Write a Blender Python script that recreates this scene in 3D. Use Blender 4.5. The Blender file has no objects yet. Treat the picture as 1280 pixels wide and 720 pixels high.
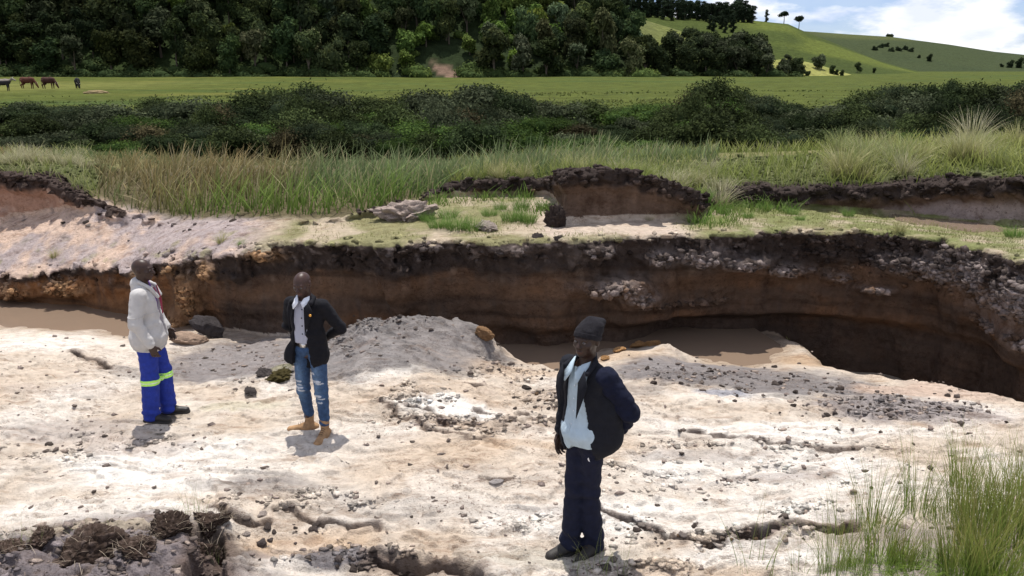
import bpy, math, random
import numpy as np
from mathutils import Vector

# ------------------------------------------------------------------ camera, light, sky, exposure
C = bpy.context.scene.collection
scn = bpy.context.scene
random.seed(7); rng = np.random.default_rng(11)
CAM_H, FPX, PITCH = 3.55, 1000.0, math.radians(15.4)
cam_d = bpy.data.cameras.new("camera"); cam = bpy.data.objects.new("camera", cam_d); C.objects.link(cam)
cam.location = (0, 0, CAM_H); cam.rotation_euler = (math.pi/2 - PITCH, 0, 0)
cam_d.sensor_width = 36; cam_d.lens = 36*FPX/1280; cam_d.clip_start = .05; cam_d.clip_end = 9000
scn.camera = cam
SUN_EL, SUN_AZ = math.radians(76), math.radians(-6)      # azimuth from +Y towards +X
world = bpy.data.worlds.new("World"); scn.world = world; world.use_nodes = True
nt = world.node_tree; nt.nodes.clear()
def nd(t, typ, **kw):
    n = t.nodes.new(typ)
    for k, v in kw.items():
        if k in n.inputs: n.inputs[k].default_value = v
        else: setattr(n, k, v)
    return n
wo = nd(nt, 'ShaderNodeOutputWorld'); bg = nd(nt, 'ShaderNodeBackground'); bg.inputs['Strength'].default_value = .055
sky = nd(nt, 'ShaderNodeTexSky', sky_type='NISHITA', sun_disc=False, sun_elevation=SUN_EL, sun_rotation=SUN_AZ, air_density=1.0, dust_density=.5, ozone_density=2.5, altitude=900)
tc = nd(nt, 'ShaderNodeTexCoord'); sep = nd(nt, 'ShaderNodeSeparateXYZ'); nt.links.new(tc.outputs['Generated'], sep.inputs[0])
# clouds on a flat layer overhead: direction divided by its height
mz = nd(nt, 'ShaderNodeMath', operation='MAXIMUM'); mz.inputs[1].default_value = 0.0; nt.links.new(sep.outputs['Z'], mz.inputs[0])
az = nd(nt, 'ShaderNodeMath', operation='ADD'); az.inputs[1].default_value = .30; nt.links.new(mz.outputs[0], az.inputs[0])
cmb = nd(nt, 'ShaderNodeCombineXYZ')
for i, ax in enumerate('XY'):
    dv = nd(nt, 'ShaderNodeMath', operation='DIVIDE'); nt.links.new(sep.outputs[ax], dv.inputs[0]); nt.links.new(az.outputs[0], dv.inputs[1]); nt.links.new(dv.outputs[0], cmb.inputs[i])
mp = nd(nt, 'ShaderNodeMapping'); mp.inputs['Location'].default_value = (3.1, 1.35, 0); nt.links.new(cmb.outputs[0], mp.inputs[0])
cn = nd(nt, 'ShaderNodeTexNoise'); cn.inputs['Scale'].default_value = 2.6; cn.inputs['Detail'].default_value = 9; cn.inputs['Roughness'].default_value = .55
nt.links.new(mp.outputs[0], cn.inputs['Vector'])
cr = nd(nt, 'ShaderNodeValToRGB'); cr.color_ramp.elements[0].position = .45; cr.color_ramp.elements[0].color = (.25, .25, .25, 1); cr.color_ramp.elements[1].position = .56; cr.color_ramp.elements[1].color = (1, 1, 1, 1)
nt.links.new(cn.outputs[0], cr.inputs[0])
cn2 = nd(nt, 'ShaderNodeTexNoise'); cn2.inputs['Scale'].default_value = 5.0; cn2.inputs['Detail'].default_value = 6; nt.links.new(mp.outputs[0], cn2.inputs['Vector'])
cc = nd(nt, 'ShaderNodeValToRGB'); cc.color_ramp.elements[0].position = .38; cc.color_ramp.elements[0].color = (14.5, 15.4, 18.5, 1); cc.color_ramp.elements[1].position = .6; cc.color_ramp.elements[1].color = (19.5, 19.5, 19.8, 1)
nt.links.new(cn2.outputs[0], cc.inputs[0])
mx = nd(nt, 'ShaderNodeMixRGB'); nt.links.new(cr.outputs[0], mx.inputs[0]); skt = nd(nt, 'ShaderNodeMixRGB', blend_type='MULTIPLY'); skt.inputs[0].default_value = 1; skt.inputs[2].default_value = (1.15, 1.4, 2.0, 1); nt.links.new(sky.outputs[0], skt.inputs[1]); nt.links.new(skt.outputs[0], mx.inputs[1]); nt.links.new(cc.outputs[0], mx.inputs[2])
nt.links.new(mx.outputs[0], bg.inputs[0]); nt.links.new(bg.outputs[0], wo.inputs[0])
sun_d = bpy.data.lights.new("sun", 'SUN'); sun = bpy.data.objects.new("sun", sun_d); C.objects.link(sun)
sun_d.energy = 5.0; sun_d.angle = math.radians(.53); sun_d.color = (1, .955, .89)
sdir = Vector((math.sin(SUN_AZ)*math.cos(SUN_EL), math.cos(SUN_AZ)*math.cos(SUN_EL), math.sin(SUN_EL)))
sun.rotation_euler = sdir.to_track_quat('Z', 'Y').to_euler()
scn.view_settings.view_transform = 'Standard'; scn.view_settings.look = 'None'; scn.view_settings.gamma = 1
scn.view_settings.exposure = .14
scn.cycles.max_bounces = 5; scn.cycles.transparent_max_bounces = 6

# ------------------------------------------------------------------ helpers
cp, sp = math.cos(PITCH), math.sin(PITCH)
def P(px, py, z):
    """ground point seen at a photo pixel at height z"""
    X, d = (px-640)/FPX, (py-360)/FPX
    t = (z-CAM_H)/(-sp-d*cp); return (X*t, (cp-d*sp)*t, z)
def PY(px, py, Y):
    X, d = (px-640)/FPX, (py-360)/FPX
    t = Y/(cp-d*sp); return (X*t, Y, CAM_H+(-sp-d*cp)*t)
def tag(o, label=None, cat=None, group=None, kind=None):
    if label: o['label'] = label
    if cat: o['category'] = cat
    if group: o['group'] = group
    if kind: o['kind'] = kind
    return o
def smooth(a, b, x):
    t = np.clip((x-a)/(b-a), 0, 1); return t*t*(3-2*t)
_perm = np.random.default_rng(5).permutation(512).astype(np.int32)
_gr = np.random.default_rng(6).normal(size=(512, 3)); _gr = (_gr/np.linalg.norm(_gr, axis=1)[:, None]).astype(np.float32)
def perlin(x, y, z=0.0, seed=0):
    x, y, z = np.broadcast_arrays(*(np.asarray(a, np.float32) for a in (x, y, z)))
    xi, yi, zi = np.floor(x).astype(np.int32), np.floor(y).astype(np.int32), np.floor(z).astype(np.int32)
    fx, fy, fz = x-xi, y-yi, z-zi
    u, v, w = (f*f*f*(f*(f*6-15)+10) for f in (fx, fy, fz))
    out = 0
    for dx in (0, 1):
        px_ = _perm[(xi+dx+seed*37) & 511]; wx = u if dx else 1-u
        for dy in (0, 1):
            py_ = _perm[(px_+yi+dy) & 511]; wy = v if dy else 1-v
            for dz in (0, 1):
                g = _gr[_perm[(py_+zi+dz) & 511]]; wz = w if dz else 1-w
                out = out + wx*wy*wz*(g[..., 0]*(fx-dx)+g[..., 1]*(fy-dy)+g[..., 2]*(fz-dz))
    return out*1.5
def fbm(x, y, z=0.0, oct=4, seed=0, gain=.5):
    s, a, t = 0, 1.0, 0
    for o in range(oct):
        s = s+a*perlin(np.asarray(x)*2**o, np.asarray(y)*2**o, np.asarray(z)*2**o, seed+o); t += a; a *= gain
    return s/t
def ridged(x, y, z=0.0, oct=4, seed=0):
    s, a, t = 0, 1.0, 0
    for o in range(oct):
        s = s+a*(1-2*np.abs(perlin(np.asarray(x)*2**o, np.asarray(y)*2**o, np.asarray(z)*2**o, seed+o))); t += a; a *= .5
    return s/t
def mesh_np(name, V, F, mat=None, col=None, parent=None, smoothed=True, link=True):
    V = np.asarray(V, np.float32); F = np.asarray(F, np.int32); n = F.shape[1]
    me = bpy.data.meshes.new(name); me.vertices.add(len(V)); me.vertices.foreach_set('co', V.ravel())
    me.loops.add(F.size); me.loops.foreach_set('vertex_index', F.ravel())
    me.polygons.add(len(F)); me.polygons.foreach_set('loop_start', np.arange(0, F.size, n, dtype=np.int32))
    if smoothed: me.polygons.foreach_set('use_smooth', np.ones(len(F), bool))
    if col is not None:
        col = np.asarray(col, np.float32)
        if col.shape[1] == 3: col = np.c_[col, np.ones(len(col), np.float32)]
        at = me.color_attributes.new('col', 'FLOAT_COLOR', 'POINT'); at.data.foreach_set('color', col.ravel())
    me.update(calc_edges=True)
    if mat: me.materials.append(mat)
    if not link: return me
    o = bpy.data.objects.new(name, me); C.objects.link(o)
    if parent: o.parent = parent
    return o
def surface_nets(F):
    s = F < 0; n = np.array(F.shape)
    sl = lambda d: tuple(slice(d[a], n[a]-1+d[a]) for a in range(3))
    corners = [(i, j, k) for i in (0, 1) for j in (0, 1) for k in (0, 1)]
    cnt = np.zeros(n-1, np.int8)
    for c in corners: cnt += s[sl(c)]
    idx = np.argwhere((cnt > 0) & (cnt < 8)); vals = {c: F[idx[:, 0]+c[0], idx[:, 1]+c[1], idx[:, 2]+c[2]] for c in corners}
    pos = np.zeros((len(idx), 3)); num = np.zeros(len(idx))
    for a in corners:
        for ax in range(3):
            if a[ax] == 0:
                b = list(a); b[ax] = 1; b = tuple(b); va, vb = vals[a], vals[b]
                m = (va < 0) != (vb < 0); t = np.where(m, va/np.where(m, va-vb, 1), 0)
                for q in range(3): pos[:, q] += np.where(m, a[q] + (t if q == ax else 0), 0)
                num += m
    V = idx+pos/num[:, None]
    vid = np.full(n-1, -1, np.int32); vid[tuple(idx.T)] = np.arange(len(idx)); Q = []
    for ax in range(3):
        o1, o2 = [(1, 2), (2, 0), (0, 1)][ax]
        A = [slice(None)]*3; B = [slice(None)]*3
        A[ax] = slice(0, n[ax]-1); B[ax] = slice(1, n[ax])
        for o in (o1, o2): A[o] = slice(1, n[o]-1); B[o] = slice(1, n[o]-1)
        sa, sb = s[tuple(A)], s[tuple(B)]; e = np.argwhere(sa != sb); inside = sa[tuple(e.T)]
        e[:, o1] += 1; e[:, o2] += 1
        def cell(d1, d2):
            g = e.copy(); g[:, o1] -= d1; g[:, o2] -= d2; return vid[tuple(g.T)]
        q = np.stack([cell(1, 1), cell(0, 1), cell(0, 0), cell(1, 0)], 1); q[~inside] = q[~inside][:, ::-1]; Q.append(q)
    return V, np.concatenate(Q)

# ------------------------------------------------------------------ materials
def new_mat(name):
    m = bpy.data.materials.new(name); m.use_nodes = True; return m, m.node_tree, m.node_tree.nodes['Principled BSDF']
def noise_bump(t, b, layers, coord='Object'):
    """layers: (scale, distance) list"""
    tcn = nd(t, 'ShaderNodeTexCoord'); prev = None
    for sc, dist in layers:
        n = nd(t, 'ShaderNodeTexNoise'); n.inputs['Scale'].default_value = sc; n.inputs['Detail'].default_value = 5; n.inputs['Roughness'].default_value = .65
        t.links.new(tcn.outputs[coord], n.inputs['Vector'])
        bp = nd(t, 'ShaderNodeBump'); bp.inputs['Distance'].default_value = dist; bp.inputs['Strength'].default_value = 1
        t.links.new(n.outputs[0], bp.inputs['Height'])
        if prev: t.links.new(prev.outputs[0], bp.inputs['Normal'])
        prev = bp
    t.links.new(prev.outputs[0], b.inputs['Normal']); return tcn
def vc_mat(name, rough=.9, bumps=((8, .02), (45, .008)), var=.35, vscale=12, tint=(1, 1, 1), spec=.25, objvar=0.0, transl=0.0):
    """vertex colour times mottled noise"""
    m, t, b = new_mat(name)
    at = nd(t, 'ShaderNodeAttribute', attribute_name='col')
    tcn = noise_bump(t, b, bumps) if bumps else nd(t, 'ShaderNodeTexCoord')
    n = nd(t, 'ShaderNodeTexNoise'); n.inputs['Scale'].default_value = vscale; n.inputs['Detail'].default_value = 8; n.inputs['Roughness'].default_value = .7
    t.links.new(tcn.outputs['Object'], n.inputs['Vector'])
    mr = nd(t, 'ShaderNodeMapRange'); mr.inputs[1].default_value = .3; mr.inputs[2].default_value = .7; mr.inputs[3].default_value = 1-var; mr.inputs[4].default_value = 1+var
    t.links.new(n.outputs[0], mr.inputs[0]); val = mr.outputs[0]
    if objvar:
        oi = nd(t, 'ShaderNodeObjectInfo'); m2 = nd(t, 'ShaderNodeMapRange'); m2.inputs[3].default_value = 1-objvar; m2.inputs[4].default_value = 1+objvar
        t.links.new(oi.outputs['Random'], m2.inputs[0]); mu = nd(t, 'ShaderNodeMath', operation='MULTIPLY'); t.links.new(val, mu.inputs[0]); t.links.new(m2.outputs[0], mu.inputs[1]); val = mu.outputs[0]
    vm = nd(t, 'ShaderNodeVectorMath', operation='SCALE'); t.links.new(at.outputs['Color'], vm.inputs[0]); t.links.new(val, vm.inputs['Scale'])
    src = vm.outputs[0]
    if objvar:
        oi2 = nd(t, 'ShaderNodeVectorMath', operation='MULTIPLY'); t.links.new(src, oi2.inputs[0]); t.links.new(oi.outputs['Color'], oi2.inputs[1]); src = oi2.outputs[0]
    t.links.new(src, b.inputs['Base Color'])
    b.inputs['Roughness'].default_value = rough; b.inputs['Specular IOR Level'].default_value = spec
    if transl:
        out = t.nodes['Material Output']; tr = nd(t, 'ShaderNodeBsdfTranslucent'); t.links.new(src, tr.inputs[0]); ms = nd(t, 'ShaderNodeMixShader'); ms.inputs[0].default_value = transl
        t.links.new(b.outputs[0], ms.inputs[1]); t.links.new(tr.outputs[0], ms.inputs[2]); t.links.new(ms.outputs[0], out.inputs[0])
    return m
def plain_mat(name, color, rough=.8, var=.15, vscale=30, bumps=((120, .002),), spec=.3, metallic=0.0, sheen=0.0):
    m, t, b = new_mat(name)
    tcn = noise_bump(t, b, bumps) if bumps else nd(t, 'ShaderNodeTexCoord')
    n = nd(t, 'ShaderNodeTexNoise'); n.inputs['Scale'].default_value = vscale; n.inputs['Detail'].default_value = 6
    t.links.new(tcn.outputs['Object'], n.inputs['Vector'])
    r = nd(t, 'ShaderNodeValToRGB'); c = np.array(color)
    r.color_ramp.elements[0].position = .3; r.color_ramp.elements[0].color = (*(c*(1-var)), 1); r.color_ramp.elements[1].position = .7; r.color_ramp.elements[1].color = (*np.clip(c*(1+var), 0, 1), 1)
    t.links.new(n.outputs[0], r.inputs[0]); t.links.new(r.outputs[0], b.inputs['Base Color'])
    b.inputs['Roughness'].default_value = rough; b.inputs['Specular IOR Level'].default_value = spec; b.inputs['Metallic'].default_value = metallic
    if sheen: b.inputs['Sheen Weight'].default_value = sheen
    return m
M = {}
def earth_mat():
    m = vc_mat('earth', .92, ((5, .03), (24, .032), (90, .013)), .20, 9, spec=.15); t = m.node_tree; b = t.nodes['Principled BSDF']; src = b.inputs['Base Color'].links[0].from_socket; tcn = nd(t, 'ShaderNodeTexCoord')
    def ns(scale, vec=(1, 1, 1), detail=9, lo=.5, hi=.6, loc=(0, 0, 0)):
        mpn = nd(t, 'ShaderNodeMapping'); mpn.inputs['Scale'].default_value = vec; mpn.inputs['Location'].default_value = loc; t.links.new(tcn.outputs['Object'], mpn.inputs[0])
        n = nd(t, 'ShaderNodeTexNoise'); n.inputs['Scale'].default_value = scale; n.inputs['Detail'].default_value = detail; n.inputs['Roughness'].default_value = .68; t.links.new(mpn.outputs[0], n.inputs['Vector'])
        r = nd(t, 'ShaderNodeMapRange', interpolation_type='SMOOTHSTEP'); r.inputs[1].default_value = lo; r.inputs[2].default_value = hi; t.links.new(n.outputs[0], r.inputs[0]); return r.outputs[0], n.outputs[0]
    def mul(a, c):
        k = nd(t, 'ShaderNodeMath', operation='MULTIPLY'); t.links.new(a, k.inputs[0])
        if isinstance(c, float): k.inputs[1].default_value = c
        else: t.links.new(c, k.inputs[1])
        return k.outputs[0]
    def darken(src, fac, col):
        mm = nd(t, 'ShaderNodeMixRGB', blend_type='MULTIPLY'); t.links.new(fac, mm.inputs[0]); t.links.new(src, mm.inputs[1]); mm.inputs[2].default_value = (*col, 1); return mm.outputs[0]
    patch, _ = ns(1.1, lo=.46, hi=.60); fleck, _ = ns(34, (1, .8, 1), 6, .57, .64); src = darken(src, mul(mul(fleck, patch), .8), (.30, .24, .21))
    p2_, _ = ns(.8, lo=.44, hi=.58, loc=(7, 3, 1)); _, l = ns(2.0, (1, 4.2, 2), 8)
    d = nd(t, 'ShaderNodeMath', operation='SUBTRACT'); t.links.new(l, d.inputs[0]); d.inputs[1].default_value = .5; a = nd(t, 'ShaderNodeMath', operation='ABSOLUTE'); t.links.new(d.outputs[0], a.inputs[0])
    r = nd(t, 'ShaderNodeMapRange'); r.inputs[1].default_value = .003; r.inputs[2].default_value = .012; r.inputs[3].default_value = 1; r.inputs[4].default_value = 0; t.links.new(a.outputs[0], r.inputs[0]); src = darken(src, mul(mul(r.outputs[0], p2_), .75), (.42, .33, .28))
    stn, _ = ns(2.6, (1, 2.6, 1.5), 10, .50, .68, loc=(2, 9, 4)); src = darken(src, mul(stn, .85), (.64, .57, .52)); st2, _ = ns(9, (1, 2.2, 1.5), 10, .55, .68, loc=(1, 2, 7)); src = darken(src, mul(st2, .5), (.62, .56, .52)); t.links.new(src, b.inputs['Base Color']); return m
M['earth'] = earth_mat()
M['clod'] = vc_mat('clod', .97, ((14, .03), (60, .014)), .5, 25, objvar=.25, spec=.1)
M['grass'] = vc_mat('grass_blade', .7, None, .15, 5, transl=.3, spec=.12)
M['leaf'] = vc_mat('leaf', .9, None, .35, 1.2, objvar=.3, transl=.2, spec=.04)
M['field'] = vc_mat('field_grass', 1, ((.5, .5), (3, .12)), .45, .5, spec=.03)
M['bark'] = plain_mat('bark', (.10, .08, .06), .9)

# ------------------------------------------------------------------ the near ground: bench, gully cliff, shelf and upper bank as one carved volume
RIM = [P(*a) for a in [(-300, 372, -.5), (-60, 352, -.2), (0, 345, -.1), (80, 340, .05), (165, 333, .3), (230, 324, .55), (300, 311, .85), (360, 303, 1.0), (450, 300, 1.08),
       (560, 300, 1.12), (700, 299, 1.15), (790, 295, 1.15), (850, 290, 1.15), (1000, 287, 1.15), (1120, 290, 1.15), (1180, 297, 1.15), (1230, 308, 1.15), (1280, 325, 1.15)]]
RIM = [(-30, 15, -.8)]+RIM+[(7.35, 8.7, 1.15), (7.9, 7.2, 1.2), (8.6, 4.5, 1.2), (9.4, 1, 1.2)]
RIM = np.array(RIM)
B2 = [(-30, 17.0)]+[P(a, b, z)[:2] for a, b, z in [(-80, 270, .74), (0, 268, .76), (62, 265, .84), (104, 250, 1.14), (150, 262, 1.0), (250, 276, 1.0), (330, 281, 1.05), (430, 280, 1.1), (480, 272, 1.15), (560, 250, 1.2), (690, 250, 1.2), (704, 281, 1.15), (790, 279, 1.15), (872, 279, 1.15),
      (888, 258, 1.2), (945, 260, 1.15), (1030, 262, 1.15), (1120, 266, 1.1), (1200, 273, 1.1), (1290, 280, 1.1)]]+[(10, 12.6), (14, 11.8), (24, 11)]
B2 = np.array(B2)
def side_y(line, x): return np.interp(x, line[:, 0], line[:, 1])
def sdist(line, x, y):
    """signed distance to a polyline that runs along X; positive on the far side"""
    best = np.full(np.shape(x), 1e9, np.float32)
    for a, b in zip(line[:-1, :2], line[1:, :2]):
        ab = b-a; t = np.clip(((x-a[0])*ab[0]+(y-a[1])*ab[1])/(ab@ab), 0, 1)
        best = np.minimum(best, np.hypot(x-a[0]-t*ab[0], y-a[1]-t*ab[1]))
    return best*np.where(y > side_y(line, x), 1, -1)
def tps_fit(pts, lam=.02):
    p = np.array([q[:2] for q in pts]); v = np.array([q[2] for q in pts]); n = len(p)
    r = np.hypot(*(p[:, None]-p[None]).transpose(2, 0, 1)); K = r**1.0
    A = np.zeros((n+1, n+1)); A[:n, :n] = -K - lam*np.eye(n)*-1; A[:n, n] = 1; A[n, :n] = 1
    w = np.linalg.solve(A, np.r_[v, 0]); return p, w
def tps_eval(fit, x, y):
    p, w = fit; s = np.full(np.shape(x), w[-1])
    for q, c in zip(p, w[:-1]): s = s-c*np.hypot(x-q[0], y-q[1])
    return s
bench_px = [(0, 404, -.6), (70, 408, -.6), (140, 412, -.6), (-60, 402, -.6), (60, 425, -.42), (0, 450, -.22), (100, 470, -.15), (0, 520, 0), (100, 540, 0), (200, 522, 0), (390, 540, 0), (300, 560, 0), (725, 690, 0), (640, 620, 0), (400, 620, 0),
    (200, 620, 0), (60, 610, 0), (0, 640, .02), (0, 675, .18), (60, 672, .2), (110, 660, .26), (180, 668, .24), (240, 672, .2), (60, 715, .16), (200, 715, .15), (300, 690, -.04), (400, 700, -.05), (500, 712, -.05), (640, 715, 0),
    (900, 600, .0), (1000, 640, .0), (1100, 600, .08), (1250, 560, .1), (1150, 700, .15), (1270, 680, .2), (850, 700, .05),
    (190, 440, -.42), (240, 440, -.46), (270, 425, -.42), (300, 460, -.36), (330, 425, -.42), (380, 420, -.40), (250, 480, -.28), (340, 440, -.35), (330, 490, -.12), (400, 470, -.1), (400, 440, -.25), (430, 415, -.1),
    (440, 412, .06), (462, 402, .20), (485, 397, .28), (515, 396, .30), (545, 401, .24), (575, 401, .25), (600, 408, .16), (620, 432, -.3), (640, 450, -.48), (620, 460, -.3), (500, 430, .12), (560, 440, .0), (460, 450, .08), (540, 475, .08), (450, 490, .02), (640, 490, -.12),
    (700, 462, -.45), (720, 448, -.55), (760, 445, -.42), (790, 440, -.38), (835, 428, -.32), (850, 450, -.5), (780, 470, -.25), (840, 480, -.15), (800, 520, 0), (650, 540, 0),
    (900, 458, -.42), (900, 500, -.12), (970, 452, -.52), (1050, 462, -.5), (1100, 478, -.4), (1180, 490, -.3), (1240, 505, -.25), (1270, 520, -.15), (1000, 490, -.22), (1000, 530, 0), (1120, 520, -.12), (1150, 560, .05), (550, 570, .03), (700, 570, 0), (870, 560, 0)]
bench_pts = [P(*a) for a in bench_px]
for x in np.arange(-16, 6.5, 1.2):
    bench_pts.append((x, side_y(RIM, x)-.45, -.85 if x < -6.1 or (-1.4 < x < .8) or (2.2 < x < 4.0) else -.50)); bench_pts.append((x, side_y(RIM, x)+1.5, -.85))
for a in [(-16, 10, -.4), (-16, 6, .1), (-12, 3, .1), (-6, 2, .1), (0, 2, .0), (6, 2, .2), (10, 7, 0), (12, 12, -.5), (-14, 13, -.8), (7.0, 8.2, -.1), (7.6, 6, .2), (6.5, 9, -.3), (6.2, 4.5, .25), (16, 4, .3)]: bench_pts.append(a)
BF = tps_fit(bench_pts)
# shore mound tops in front of water need depth behind them
shelf_pts = [tuple(r) for r in RIM]+[P(*a) for a in [(-80, 270, .72), (0, 268, .74), (62, 265, .80), (104, 252, 1.08), (0, 300, .37), (100, 300, .5), (-80, 300, .3), (160, 275, .85), (200, 300, .7), (250, 292, .9), (300, 290, .98), (130, 320, .35), (210, 308, .68),
    (400, 285, 1.08), (560, 270, 1.2), (700, 270, 1.2), (900, 270, 1.2), (1000, 270, 1.17), (1140, 268, 1.02), (1200, 282, 1.0), (1170, 275, .98), (1240, 290, 1.04), (1290, 290, 1.1), (1100, 282, 1.15)]]+[(9.5, 11.5, 1.15), (12, 8, 1.2), (14, 3, 1.2), (-16, 16, .4), (16, 14, 1.3), (-12, 20, 1.2), (0, 20, 1.3), (12, 20, 1.3)]
SF = tps_fit(shelf_pts)
up_pts = [P(*a) for a in [(-80, 214, 1.6), (0, 212, 1.6), (62, 212, 1.6), (100, 214, 1.55)]]+[P(160, 262, .6), P(250, 276, .6), P(330, 281, .65), P(430, 280, .7), P(490, 270, .85), P(570, 226, 1.56), P(690, 226, 1.56), P(710, 212, 2.02), P(750, 211, 2.02), P(800, 216, 2.0), P(850, 224, 1.9), P(870, 240, 1.7), P(890, 258, 1.3), P(950, 232, 1.55), P(1030, 230, 1.55), P(1120, 236, 1.55), P(1180, 222, 1.75), P(1290, 214, 1.85)]
up_pts = [(a[0], a[1]+.15, a[2]) for a in up_pts]+[(-11, 17, 1.62), (-9.5, 17, 1.6), (-8.6, 16.6, 1.5), (-8.6, 17.4, 1.45), (-11, 18, 1.6), (-6.5, 17.2, .9), (-4, 16, .9), (-2, 17, 1.1), (0, 17, 1.45), (3, 17, 1.5), (7, 17, 1.75), (11, 16, 1.95), (1.7, 14.8, 1.6), (14, 13, 1.9), (-16, 18, 1.6), (-6, 22, 1.3), (0, 22, 1.3), (8, 22, 1.55), (13, 22, 1.6)]
UF = tps_fit(up_pts)
# cracks and ledges in the pale bench: (pixel line, half width m, depth m)
CRACKS = [([(742, 636), (772, 648), (800, 664), (838, 684), (880, 690), (930, 686), (968, 672), (1010, 672), (1062, 682)], .035, .12),
          ([(925, 690), (950, 682), (975, 676)], .05, .18), ([(985, 662), (1005, 670), (1030, 676), (1060, 680)], .06, .22),
          ([(470, 706), (520, 712), (555, 716), (600, 722)], .09, .3), ([(860, 548), (910, 552), (960, 562), (1030, 568), (1110, 574)], .03, .05),
          ([(85, 414), (105, 424), (132, 442)], .05, .10), ([(478, 512), (520, 520), (560, 534)], .03, .06), ([(655, 522), (690, 530), (730, 528)], .04, .08),
          ([(345, 640), (420, 655), (470, 660)], .025, .05), ([(600, 602), (640, 606)], .02, .03), ([(270, 650), (330, 656)], .04, .1), ([(262, 690), (268, 712), (262, 735)], .11, .22), ([(600, 520), (640, 524)], .03, .06), ([(490, 520), (540, 548), (610, 556)], .02, .04), ([(560, 478), (600, 486)], .03, .05)]
CR_W = [(np.array([P(a, b, 0)[:2] for a, b in l]), w, d) for l, w, d in CRACKS]
# rough broken patches: (px, py, rx, ry, amplitude)
ROUGH = [(700, 500, 60, 26, .05), (600, 535, 130, 14, .045), (520, 500, 60, 20, .03), (650, 465, 60, 8, .05), (485, 402, 60, 16, .12), (590, 400, 40, 12, .09), (440, 420, 50, 18, .07), (360, 470, 40, 10, .05), (300, 485, 40, 8, .03), (880, 470, 90, 18, .02), (1130, 515, 130, 24, .05), (1180, 470, 60, 20, .03),
         (950, 562, 180, 10, .03), (700, 655, 120, 14, .02), (900, 680, 130, 14, .04), (380, 630, 110, 14, .03), (120, 700, 170, 45, .05), (440, 705, 90, 18, .05), (60, 570, 70, 14, .02), (620, 470, 60, 12, .03), (1010, 640, 60, 10, .03), (850, 600, 200, 26, .012), (160, 555, 100, 12, .02), (800, 715, 90, 10, .03)]
def bench_hit(px, py, _c={}):
    if (px, py) not in _c:
        z = 0.0
        for _ in range(12): q = P(px, py, z); z = .5*z+.5*float(tps_eval(BF, np.array(q[0]), np.array(q[1])))
        _c[(px, py)] = P(px, py, z)
    return _c[(px, py)]
def ell_w(x, y, px, py, rx, ry, z=0.0, nz=None):
    z = bench_hit(px, min(py, 800))[2]; c = P(px, py, z); r1 = rx/FPX*math.hypot(c[1], CAM_H-z); y0 = P(px, min(py+ry, 880), z)[1]; y1 = P(px, max(py-ry, 130), z)[1]; ryw = max((y1-y0)/2, .05)
    r = np.hypot((x-c[0])/r1, (y-(y0+y1)/2)/ryw)
    if nz is not None: r = r+nz
    return 1-smooth(.55, 1.15, r)
def polyd(L, x, y):
    best = np.full(np.shape(x), 1e9)
    for a, b in zip(L[:-1], L[1:]):
        ab = b-a; t = np.clip(((x-a[0])*ab[0]+(y-a[1])*ab[1])/(ab@ab), 0, 1); best = np.minimum(best, np.hypot(x-a[0]-t*ab[0], y-a[1]-t*ab[1]))
    return best
LIP = np.array([P(a, b, -.38)[:2] for a, b in [(1035, 452), (1085, 460), (1130, 475), (1200, 490), (1265, 510), (1310, 535)]]+[(8.5, 7.0), (9.5, 4)])
def h_bench(x, y):
    wx = x+.25*fbm(x*1.7, y*1.7, 3.3, 3, 8); wy = y+.25*fbm(x*1.7, y*1.7, 9.1, 3, 9)
    h = tps_eval(BF, wx, wy)
    h = h+.05*fbm(x*.8, y*1.1, 0, 3, 20)
    st = fbm(wx*.9, wy*2.6, 0, 4, 24)*3.2                     # thin layered ledges
    h = h+.06*(np.floor(st)+smooth(.0, .16, st-np.floor(st))-st)*smooth(-.5, -.2, h)
    h = h+.022*fbm(x*4, y*6, 0, 5, 30, .62)+.02*np.minimum(0, .25-np.abs(fbm(x*2.2, y*5, 0, 3, 31)))*0-.028*smooth(.035, .0, np.abs(fbm(x*1.3+5, y*3.6, 0, 4, 35)))*smooth(-.05, .2, fbm(x*.5, y*.5, 7, 2, 39))
    nz = .5*fbm(x*2.5, y*2.5, 0, 3, 33)
    rg = ridged(x*5, y*6, 0, 4, 36)
    for a in ROUGH:
        w = ell_w(x, y, *a[:4], nz=nz); h = h+1.6*a[4]*w*(rg-.25)
    jx, jy = x+.10*perlin(x*3, y*3, 0, 40)+.05*perlin(x*9, y*9, 0, 42), y+.12*perlin(x*3, y*3, 5, 41)+.05*perlin(x*9, y*9, 0, 43)
    ld = sdist(LIP, jx, jy); h = h-.75*smooth(0, .45, ld)*smooth(LIP[0, 0]-.1, LIP[0, 0]+.7, jx)
    for L, w, d in CR_W:
        q = polyd(L, jx, jy); side = smooth(-.02, .02, q)
        h = h-1.4*d*(1-smooth(w*.6, w*1.05, q))*(.7+.6*perlin(x*4, y*4, 1, 44))+.025*np.exp(-((q-w*2)/.05)**2)
    return h
def h_shelf(x, y):
    h = tps_eval(SF, x, y); h = h+.05*fbm(x*1.2, y*1.6, 0, 4, 50)+.02*fbm(x*6, y*7, 0, 3, 54)
    w = 1-smooth(-4.6, -2.8, x)
    return h+w*(.07*(ridged(x*1.8, y*2.4, 0, 4, 57)-.3))
def h_up(x, y):
    return tps_eval(UF, x, y)+.10*fbm(x*1.1, y*1.1, 0, 3, 60)+.13*fbm(x*4.5, y*4.5, 0, 3, 63)
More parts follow.
